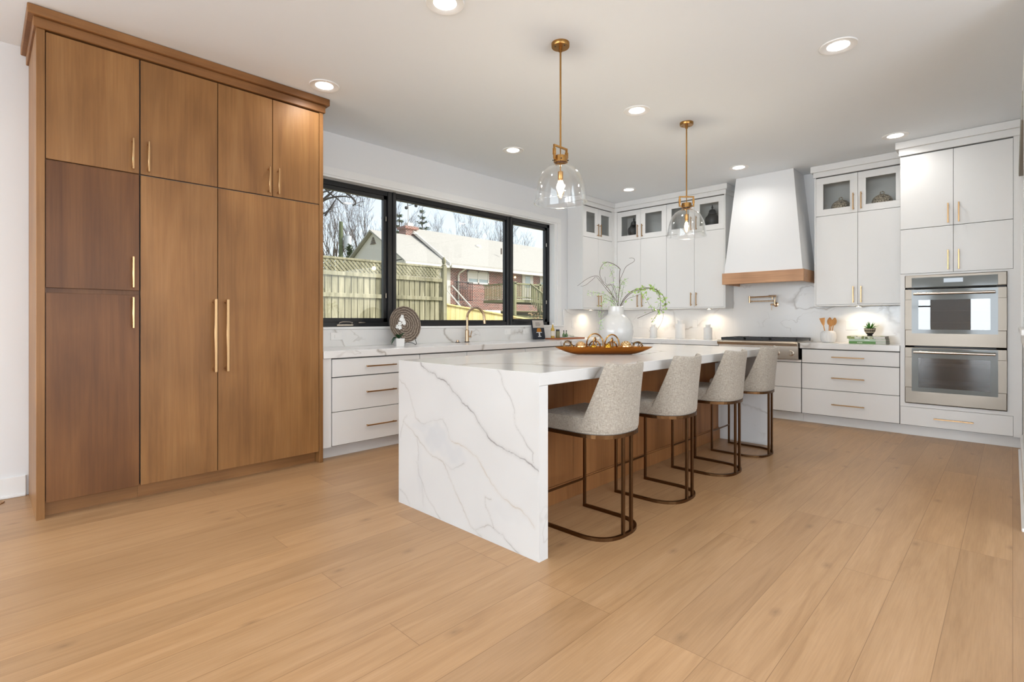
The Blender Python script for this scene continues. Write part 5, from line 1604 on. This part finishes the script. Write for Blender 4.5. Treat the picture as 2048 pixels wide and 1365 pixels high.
# ================================================================== OUTSIDE THE WINDOW
def _weathered():
    m = N('weathered_fence_wood')
    n1 = m.noise(m.coord((9, 9, .9)), 1.0, 5, .6, .6)
    c = m.ramp(n1.outputs[0], [(0.25, srgb(92, 88, 66)), (0.5, srgb(150, 144, 118)), (0.75, srgb(190, 182, 156))])
    n2 = m.noise(m.coord((50, 50, 2)), 1.0, 3)
    c = m.mix(1.0, c, m.ramp(n2.outputs[0], [(0.3, (.82, .82, .80, 1)), (.6, (1.04, 1.04, 1.02, 1))]), 'MULTIPLY')
    v_ = m.n('ShaderNodeTexVoronoi', {'Vector': m.coord((3, 3, 1.1)), 'Scale': 1.6})
    c = m.mix(m.ramp(v_.outputs['Distance'], [(.03, (.8, .8, .8, 1)), (.075, (0, 0, 0, 1))]), c, srgb(66, 54, 40))
    return m.pbr(c, .85)


def _brick():
    m = N('red_brick_wall')
    tc = m.n('ShaderNodeTexCoord'); sp = m.n('ShaderNodeSeparateXYZ', {0: tc.outputs['Object']})
    v_ = m.n('ShaderNodeCombineXYZ', {0: m.math('ADD', sp.outputs[1], sp.outputs[0]), 1: sp.outputs[2], 2: 0.0}).outputs[0]
    br = m.n('ShaderNodeTexBrick', {'Vector': v_, 'Color1': srgb(138, 64, 48), 'Color2': srgb(92, 44, 38), 'Mortar': srgb(206, 192, 180), 'Scale': 1.0, 'Mortar Size': 0.011, 'Brick Width': .22, 'Row Height': .078})
    return m.pbr(br.outputs[0], .85)


M['fence'] = _weathered()
M['brick'] = _brick()
M['pine'] = wood('new_pine_boards', srgb(206, 184, 118), srgb(226, 208, 148), srgb(236, 222, 170), (8, 8, .7), (60, 60, 2), .7)
M['shingle'] = plain('pale_roof_shingle', srgb(172, 168, 160), .9, var=.16, scale=9)
M['siding'] = plain('white_siding', srgb(222, 216, 206), .7, var=.02)
M['greywood'] = plain('grey_green_deck_wood', srgb(140, 138, 104), .85, var=.2, scale=6)
M['bark'] = plain('grey_bark', srgb(112, 100, 92), .9, var=.25, scale=2)
M['bark_dark'] = plain('dark_bark', srgb(58, 52, 48), .9, var=.25, scale=2)
M['needle'] = plain('evergreen_needles', srgb(96, 112, 78), .8, var=.4, scale=2.5)
M['lawn'] = plain('winter_lawn', srgb(128, 126, 82), .95, var=.3, scale=1.5)
M['hglass'] = plain('house_window_glass', srgb(150, 166, 170), .08, var=.25, scale=.8)

struct(MB().add([(-4.99, -12, -.25), (-4.99, 60, -.25), (-9.6, 60, .25), (-9.6, -12, .25), (-24, 60, 1.85), (-24, -12, 1.85), (-90, 75, 1.9), (-90, -20, 1.9)], [(0, 1, 2, 3), (3, 2, 4, 5), (5, 4, 6, 7)]), 'ground', M['lawn'])


def gz_(x): return -.25 + (-4.99 - x) / 4.61 * .5 if x > -9.6 else (.25 + (-9.6 - x) / 14.4 * 1.6 if x > -24 else 1.87)


# weathered board fence with a lattice top
FXx = -9.6
fe = thing('wooden_fence', 'tall weathered grey-brown board fence with a lattice strip along its top', 'fence', (FXx, 5.2, 0.2))
POSTS = (1.35, 3.25, 5.30 + .50, 7.56)
py = [2.05, 4.05, 5.96, 7.56]
mb = MB(); y = 0.6; gi = random.Random(2)
while y < 7.52:
    w_ = .118; mb.box(FXx - .012 - .006 * gi.random(), FXx + .010, y, min(y + w_, 7.54), .18, 2.10 + .008 * gi.random()).box(FXx - .034, FXx - .02, y + .06, min(y + .06 + w_, 7.54), .18, 2.10); y += .140
mb.build('board', M['fence'], fe)['kind'] = 'stuff'
for z in (1.645, 2.075): MB().box(FXx + .010, FXx + .050, 0.6, 7.56, z, z + .085, .004).build('rail', M['fence'], fe)
mb = MB(); z0_, z1_ = 2.165, 2.40; st_ = .092
for layer, sg in ((FXx + .012, 1), (FXx + .024, -1)):
    y = 0.3
    while y < 7.9:
        ya, yb = y, y + sg * (z1_ - z0_)
        lo_, hi_ = min(ya, yb), max(ya, yb)
        if hi_ < 7.56 and lo_ > .6:
            t_ = .031
            mb.add([(layer, ya - t_, z0_), (layer, ya + t_, z0_), (layer, yb + t_, z1_), (layer, yb - t_, z1_), (layer + .01, ya - t_, z0_), (layer + .01, ya + t_, z0_), (layer + .01, yb + t_, z1_), (layer + .01, yb - t_, z1_)], [(0, 3, 2, 1), (4, 5, 6, 7), (0, 1, 5, 4), (1, 2, 6, 5), (2, 3, 7, 6), (3, 0, 4, 7)])
        y += st_
mb.build('lattice', M['fence'], fe)
MB().box(FXx, FXx + .05, 0.6, 7.56, 2.395, 2.44, .004).build('rail', M['fence'], fe)
for y_ in py:
    MB().box(FXx - .02, FXx + .085, y_ - .05, y_ + .05, .2, 2.46, .006).lathe([(.045, 2.46), (.058, 2.475), (.030, 2.50), (.052, 2.56), (.045, 2.61), (.018, 2.665), (0, 2.675)], 14, (FXx + .03, y_, 0)).build('post', M['fence'], fe)
# new pale fence stepping down the slope
nf = thing('wooden_fence', 'low new pale-yellow board fence sloping down beyond the end of the weathered fence', 'fence', (FXx, 9.2, .2))
mb = MB(); y = 7.62
while y < 11.4:
    top = 1.55 - (y - 7.56) * .122; mb.box(FXx + .01, FXx + .03, y, y + .136, .18, top); y += .142
mb.build('board', M['pine'], nf)
mb = MB().add([(FXx - .03, 7.62, 1.55), (FXx + .07, 7.62, 1.55), (FXx + .07, 11.4, 1.086), (FXx - .03, 11.4, 1.086), (FXx - .03, 7.62, 1.585), (FXx + .07, 7.62, 1.585), (FXx + .07, 11.4, 1.121), (FXx - .03, 11.4, 1.121)], [(0, 3, 2, 1), (4, 5, 6, 7), (0, 1, 5, 4), (1, 2, 6, 5), (2, 3, 7, 6), (3, 0, 4, 7)])
mb.build('cap_rail', M['pine'], nf)

# neighbouring house
hs = thing('brick_house', 'red brick house with pale shingled roofs beyond the fence', 'house', (-27, 28, 1.87))
MB().box(-31, -24, 19.45, 46, 1.6, 4.55).build('brick_wall', M['brick'], hs)
MB().box(-30.4, -24.0, 16.2, 19.45, 1.6, 4.6).ext([(-30.4, 4.55), (-24.0, 4.55), (-27.2, 6.45)], 'y', 16.2, 19.4).build('siding_wall', M['siding'], hs)
mb = MB()
for k in range(7): mb.box(-27.2 - .30 + .04 * k, -27.2 + .30 - .04 * k, 16.15, 16.2, 5.72 + k * .065, 5.75 + k * .065)
mb.build('gable_vent', M['bark'], hs)


RAKE_SHADE = plain('rake_shade_siding', srgb(84, 96, 106), .7)  # shade under the rake put into the gable wall colour


def roof(mb, x_e, z_e, x_r, z_r, x_b, y0_, y1_, t=.10):
    for xa, za, xb, zb in ((x_e, z_e, x_r, z_r), (x_r, z_r, x_b, z_e)):
        mb.ext([(xa, za), (xb, zb), (xb, zb + t), (xa, za + t)], 'y', y0_, y1_)


mb = MB(); roof(mb, -23.6, 4.38, -27.2, 6.47, -30.8, 15.95, 19.5)
mb.build('roof', M['shingle'], hs)
mb = MB(); roof(mb, -23.5, 4.46, -27.5, 7.0, -31.5, 19.05, 46.5)
mb.build('roof', M['shingle'], hs)
mb = MB(); roof(mb, -23.45, 4.36, -27.5, 6.92, -31.55, 18.98, 19.05, .18)
mb.build('bargeboard', M['siding'], hs)
MB().ext([(-31, 4.55), (-24, 4.55), (-27.5, 6.95)], 'y', 19.38, 19.5).build('gable_wall', RAKE_SHADE, hs)
MB().box(-23.62, -23.48, 15.95, 19.0, 4.26, 4.40).box(-23.52, -23.36, 19.05, 46.5, 4.28, 4.44).build('gutter', M['siding'], hs)
MB().tube([(-23.42, 20.2, 4.32), (-23.80, 20.0, 4.05), (-23.92, 20.0, 3.9), (-23.92, 20.0, 2.0)], .055, 8).build('downspout', M['siding'], hs)
ch = MB().box(-27.9, -27.15, 18.45, 19.25, 5.8, 7.15).box(-28.0, -27.05, 18.35, 19.35, 6.95, 7.12).build('chimney', M['brick'], hs)
MB().box(-27.7, -27.3, 18.7, 19.1, 7.15, 7.38).build('flue', M['siding'], ch)


def hwin(ya, yb, za, zb, lites=2):
    mb = MB(); X = -24.0
    mb.box(X, X + .06, ya, yb, za, za + .09).box(X, X + .06, ya, yb, zb - .09, zb).box(X, X + .06, ya, ya + .09, za, zb).box(X, X + .06, yb - .09, yb, za, zb)
    for k in range(1, lites): yy = ya + (yb - ya) * k / lites; mb.box(X, X + .06, yy - .05, yy + .05, za, zb)
    mb.box(X, X + .04, ya, yb, (za + zb) / 2 - .03, (za + zb) / 2 + .03)
    w_ = mb.build('window', M['siding'], hs)
    MB().box(X + .005, X + .02, ya + .08, yb - .08, za + .08, zb - .08).build('pane', M['hglass'], w_)
    MB().box(X + .008, X + .03, ya + .08, yb - .08, (za + zb) / 2 - .1, zb - .08).build('window_blind', M['siding'], w_)


hwin(20.75, 22.55, 3.48, 4.28)
hwin(27.5, 28.7, 3.55, 4.42, 1)
mb = MB().box(-24.0, -23.93, 25.65, 26.75, 2.45, 4.45)
dr_ = mb.build('door', M['siding'], hs)
MB().box(-23.94, -23.92, 25.95, 26.45, 3.45, 4.25).build('pane', M['hglass'], dr_)
MB().tube([(-24.9, 24.6, 5.7), (-24.9, 24.6, 6.1)], .05, 8).build('vent_pipe', M['bark'], hs)
MB().lathe([(0, 0), (.26, 0), (.28, .1), (.2, .22), (0, .26)], 14, (-26.2, 23.6, 6.12)).build('roof_vent', M['siding'], hs)
lt = MB().ball((-23.9, 24.9, 4.1), .07, 10, 6).build('porch_lamp', emit('porch_glow', (1, .75, .35, 1), 3.0), hs)

# deck with railings and stair
dk_ = thing('wooden_deck', 'grey-green wooden deck with slatted railings and stair against the brick house', 'deck', (-20, 20, 2))
mb = MB().box(-23.0, -20.4, 21.2, 30, 2.25, 2.42)
mb.build('platform', M['greywood'], dk_)
mb = MB()
for y_ in [21.25 + k * .14 for k in range(62)]: mb.box(-20.46, -20.42, y_, y_ + .05, 2.45, 3.28)
mb.box(-20.5, -20.36, 21.2, 30, 3.28, 3.36).box(-20.48, -20.38, 21.2, 30, 2.5, 2.56)
for x_ in [-22.9 + k * .14 for k in range(18)]: mb.box(x_, x_ + .05, 21.2, 21.24, 2.45, 3.28)
mb.box(-23.0, -20.36, 21.16, 21.28, 3.28, 3.36)
mb.build('railing', M['greywood'], dk_)
for y_ in (21.25, 23.4, 25.7, 28): MB().box(-20.52, -20.36, y_ - .08, y_ + .08, 1.5, 3.42).build('post', M['greywood'], dk_)
mb = MB()
for s_ in range(7): mb.box(-20.36 + s_ * .26, -20.06 + s_ * .26, 22.6, 23.9, 2.22 - s_ * .17, 2.27 - s_ * .17)
for y_ in (22.55, 23.95):
    mb.add([(-20.36, y_ - .04, 3.28), (-20.36, y_ + .04, 3.28), (-18.4, y_ + .04, 2.02), (-18.4, y_ - .04, 2.02), (-20.36, y_ - .04, 3.38), (-20.36, y_ + .04, 3.38), (-18.4, y_ + .04, 2.12), (-18.4, y_ - .04, 2.12)], [(0, 3, 2, 1), (4, 5, 6, 7), (0, 1, 5, 4), (1, 2, 6, 5), (2, 3, 7, 6), (3, 0, 4, 7)])
    for k in range(14):
        x_ = -20.3 + k * .14; mb.box(x_, x_ + .05, y_ - .02, y_ + .02, 2.1 - k * .088, 3.26 - k * .09)
mb.build('stair', M['greywood'], dk_)
# house steps with iron rail
sr = thing('stair_railing', 'black iron stair railing with white sloping handrails against the brick wall corner', 'railing', (-22.8, 20, 1.8))
for pa_, pb_ in (((-23.4, 19.1, 3.22), (-21.1, 18.5, 1.97)), ((-23.2, 18.6, 2.90), (-21.1, 17.8, 1.93))):
    MB().tube([pa_, pb_], .04, 6).build('handrail', M['siding'], sr)
mb = MB()
for k in range(12):
    mb.box(-23.75, -23.72, 19.5 + k * .13, 19.52 + k * .13, 2.4, 3.5)
mb.box(-23.76, -23.71, 19.5, 21.0, 3.48, 3.53).box(-23.76, -23.71, 19.5, 21.0, 2.4, 2.44)
mb.build('baluster_panel', M['black'], sr)
acu = thing('air_conditioner', 'white and grey outdoor air conditioner box beyond the low pale fence', 'air conditioner', (-16.1, 15.0, 1.0))
MB().box(-16.5, -15.7, 14.6, 15.5, .95, 1.62, .03).build('case', M['siding'], acu)
MB().box(-15.705, -15.69, 14.95, 15.42, 1.12, 1.5).build('grille', M['bark'], acu)

# shrub with tan winter leaves
sb = thing('shrub', 'shrub with pale tan winter leaves at the right edge of the window view', 'shrub', (-10.5, 12.2, .3))
gi = random.Random(21); fo = MB(); stm = MB()
for k in range(26):
    a = gi.uniform(0, 6.28); el = gi.uniform(.5, 1.4); L_ = gi.uniform(.7, 1.35)
    tip = Vector((math.cos(a) * math.cos(el) * L_ * .75, math.sin(a) * math.cos(el) * L_ * .75, math.sin(el) * L_)); b0 = Vector((-10.5, 12.2, .25))
    stm.tube([b0, b0 + tip * .5 + Vector((0, 0, .08)), b0 + tip], [.012, .008, .004], 4)
    for _ in range(60):
        p0 = b0 + tip * gi.uniform(.35, 1.05) + Vector((gi.uniform(-1, 1), gi.uniform(-1, 1), gi.uniform(-1, 1))) * .12
        d1 = Vector((gi.uniform(-1, 1), gi.uniform(-1, 1), gi.uniform(-1, 1))).normalized() * .034; d2 = d1.orthogonal().normalized() * .016
        fo.add([p0 - d1, p0 + d2, p0 + d1, p0 - d2], [(0, 1, 2, 3)])
fo.build('foliage', plain('tan_winter_leaf', srgb(206, 172, 128), .7, var=.3, scale=40), sb)
stm.build('stem', M['bark'], sb)


# bare trees
def tree(x, y, top, stems, spread, label, seed, mat='bark', r0=.10, depth=4, kids=(3, 4), group='bare trees beyond the house', fan=.5):
    rg_ = random.Random(seed); z0_ = gz_(x) - .1; H = top - z0_
    mb = MB()

    def grow(p, d, L, r, lev):
        n_ = 4; pts = [p]; q = p.copy(); dd_ = d.copy()
        for _ in range(n_):
            dd_ = (dd_ + Vector((rg_.uniform(-1, 1), rg_.uniform(-1, 1), rg_.uniform(-.3, .8))) * .13).normalized()
            q = q + dd_ * L / n_; pts.append(q.copy())
        rr = [max(.006, r * (1 - .62 * i / n_)) for i in range(n_ + 1)]
        mb.tube(pts, rr, 5 if lev < 2 else 3)
        if lev >= depth: return
        for _ in range(rg_.randint(*kids)):
            t = rg_.uniform(.35, 1.0); i = min(int(t * n_), n_ - 1); f = t * n_ - i
            b = pts[i] * (1 - f) + pts[i + 1] * f
            ax = Vector((rg_.uniform(-1, 1), rg_.uniform(-1, 1), rg_.uniform(.2, 1.0))).normalized()
            grow(b, (dd_ * .75 + ax * spread).normalized(), L * rg_.uniform(.45, .68), rr[i] * .6, lev + 1)
    for s_ in range(stems):
        a = 2 * PI * s_ / max(1, stems) + rg_.uniform(-.3, .3)
        d = Vector((math.cos(a) * fan * (stems > 1), math.sin(a) * fan * (stems > 1), 1)).normalized()
        grow(Vector((x, y, z0_)), d, H * rg_.uniform(.52, .66), r0, 1)
    t = thing('bare_tree', label, 'tree', (x, y, z0_), group)
    mb.build('branches', M[mat], t, fix=False)
    return t


tree(-41.0, 19.6, 12.0, 5, .60, 'many-stemmed leafless tree at the left edge of the window, left of the utility pole', 11, depth=5, r0=.13)
tree(-41.6, 22.0, 12.6, 6, .60, 'many-stemmed leafless tree rising just right of the utility pole', 5, depth=5, r0=.13)
tree(-40.2, 24.2, 12.0, 5, .55, 'many-stemmed leafless tree behind the white gable', 6, depth=5, r0=.13)
tree(-44.1, 33.8, 12.2, 3, .6, 'thin leafless tree behind the brick house, right of the second evergreen', 21, depth=5, r0=.08)
tree(-44.0, 36.3, 12.9, 3, .6, 'thin leafless tree above the middle of the brick house roof', 22, depth=5, r0=.08)
tree(-42.3, 37.4, 13.6, 3, .6, 'leafless tree above the round roof vent', 23, depth=5, r0=.09)
tree(-40.2, 38.2, 13.2, 3, .6, 'leafless tree just left of the right window mullion', 24, depth=5, r0=.09)
tree(-41.3, 41.8, 12.8, 3, .65, 'leafless tree seen across the right window mullion', 25, depth=5, r0=.09)
tree(-40.8, 47.4, 11.6, 2, .65, 'small leafless tree above the roof in the right window pane', 26, r0=.06)
# nearer dark branches reaching in at top left
nb_ = thing('bare_tree', 'dark near branches reaching in at the top left of the window', 'tree', (-18.35, 7.0, gz_(-18.35)))
mb = MB()
mb.tube([(-18.35, 7.0, gz_(-18.35) - .1), (-18.35, 7.15, 2.4), (-18.35, 7.27, 3.31), (-18.16, 7.45, 4.18), (-17.85, 7.75, 4.88)], [.16, .13, .12, .10, .08], 8)
NB = [[(-17.85, 7.75, 4.88), (-17.23, 8.36, 4.84), (-16.95, 8.63, 5.42)], [(-17.85, 7.75, 4.88), (-17.35, 8.24, 5.31), (-17.0, 8.58, 5.75), (-16.91, 8.67, 5.82), (-16.72, 8.85, 5.68)], [(-17.23, 8.36, 4.84), (-17.16, 8.42, 4.97), (-17.13, 8.46, 5.05)],
      [(-17.35, 8.24, 5.31), (-17.1, 8.48, 5.49), (-16.72, 8.85, 5.54), (-16.6, 8.97, 5.47)], [(-17.54, 8.06, 5.58), (-17.29, 8.3, 5.89), (-17.1, 8.48, 6.07), (-16.85, 8.73, 5.93), (-16.6, 8.97, 5.68), (-16.41, 9.15, 5.54)], [(-17.85, 7.75, 4.88), (-17.54, 8.06, 5.58), (-17.29, 8.3, 5.66), (-16.95, 8.63, 5.79)],
      [(-17.54, 8.06, 5.58), (-17.23, 8.36, 5.89), (-17.16, 8.42, 5.93)], [(-17.29, 8.3, 5.89), (-17.25, 8.34, 5.84), (-17.1, 8.48, 5.61), (-16.91, 8.67, 5.44), (-16.79, 8.79, 5.26), (-16.72, 8.85, 5.26)], [(-16.72, 8.85, 5.68), (-16.41, 9.15, 5.31), (-16.54, 9.03, 5.19)]]
gi = random.Random(31)
for l_ in NB:
    P_ = smooth(l_)
    mb.tube(P_, [.045 * (1 - .7 * i / len(P_)) for i in range(len(P_))], 5)
    for _ in range(7):
        i = gi.randrange(1, len(P_)); d = Vector((gi.uniform(-.3, 1), gi.uniform(-.5, 1), gi.uniform(-.3, .8))).normalized()
        mb.tube([P_[i], P_[i] + d * .18 + Vector((0, 0, .03)), P_[i] + d * .4], [.012, .009, .005], 4)
mb.build('branches', M['bark_dark'], nb_)


def evergreen(x, y, top, rad, label, seed):
    z0_ = gz_(x) - .1; H = top - z0_
    t = thing('evergreen_tree', label, 'tree', (x, y, z0_), 'evergreens behind the house')
    MB().tube([(x, y, z0_), (x, y, top - .2)], [.16, .03], 7).build('trunk', M['bark_dark'], t)
    rg_ = random.Random(seed); mb = MB()
    tiers = 17
    for q in range(tiers):
        h0 = q / tiers
        R0 = rad * (1 - h0) ** .85 * rg_.uniform(.8, 1.1)
        for b in range(9):
            a = rg_.uniform(0, 6.28); L_ = R0 * rg_.uniform(.55, 1.15)
            zb0 = z0_ + H * (.10 + .90 * h0) + rg_.uniform(-.1, .1)
            for k in range(int(8 + L_ * 13)):
                u = rg_.random() ** .7
                p0 = Vector((x + L_ * u * math.cos(a), y + L_ * u * math.sin(a), zb0 + .16 * L_ * u + rg_.uniform(-.10, .08)))
                d1 = Vector((math.cos(a) + rg_.uniform(-.8, .8), math.sin(a) + rg_.uniform(-.8, .8), rg_.uniform(-.5, .7))).normalized() * rg_.uniform(.10, .24)
                d2 = d1.cross(Vector((rg_.uniform(-1, 1), rg_.uniform(-1, 1), 1))).normalized() * .05
                mb.add([p0 - d1 * .4, p0 + d2, p0 + d1, p0 - d2], [(0, 1, 2, 3)])
    mb.build('foliage', M['needle'], t, fix=False)


evergreen(-42.6, 28.2, 11.9, 2.3, 'evergreen tree behind the chimney, left of the weather vane', 1)
evergreen(-41.5, 30.1, 12.4, 2.6, 'evergreen tree right of the weather vane, behind the roof ridge', 2)
evergreen(-31.3, 16.9, 6.3, .9, 'small evergreen beside the left slope of the white gable', 3)

up_ = thing('utility_pole', 'wooden utility pole with a grey transformer above the lattice fence', 'pole', (-33.65, 17.5, gz_(-33.65)))
MB().tube([(-33.65, 17.5, 1.8), (-33.65, 17.5, 8.1)], [.17, .13], 10).build('pole', plain('treated_pole', srgb(96, 104, 74), .9), up_)
MB().cyl(.26, 6.2, 7.1, 16, 0, (-33.35, 17.85, 0)).build('transformer', plain('grey_transformer', srgb(190, 194, 196), .5), up_)
wv = thing('weather_station', 'thin weather station mast with little cups standing above the chimney', 'mast', (-27.5, 18.86, 7.38))
MB().tube([(-27.5, 18.86, 7.38), (-27.5, 18.86, 8.55)], .03, 6).build('mast', M['steel'], wv)
MB().tube([(-27.5, 18.86, 8.35), (-27.45, 18.78, 8.36), (-27.45, 18.78, 8.75)], .025, 5).tube([(-27.5, 18.86, 8.5), (-27.3, 19.25, 8.62)], .02, 5).ball((-27.5, 18.72, 8.33), .11, 10, 6).ball((-27.28, 19.3, 8.52), .11, 10, 6).build('cups', M['iron'], wv)
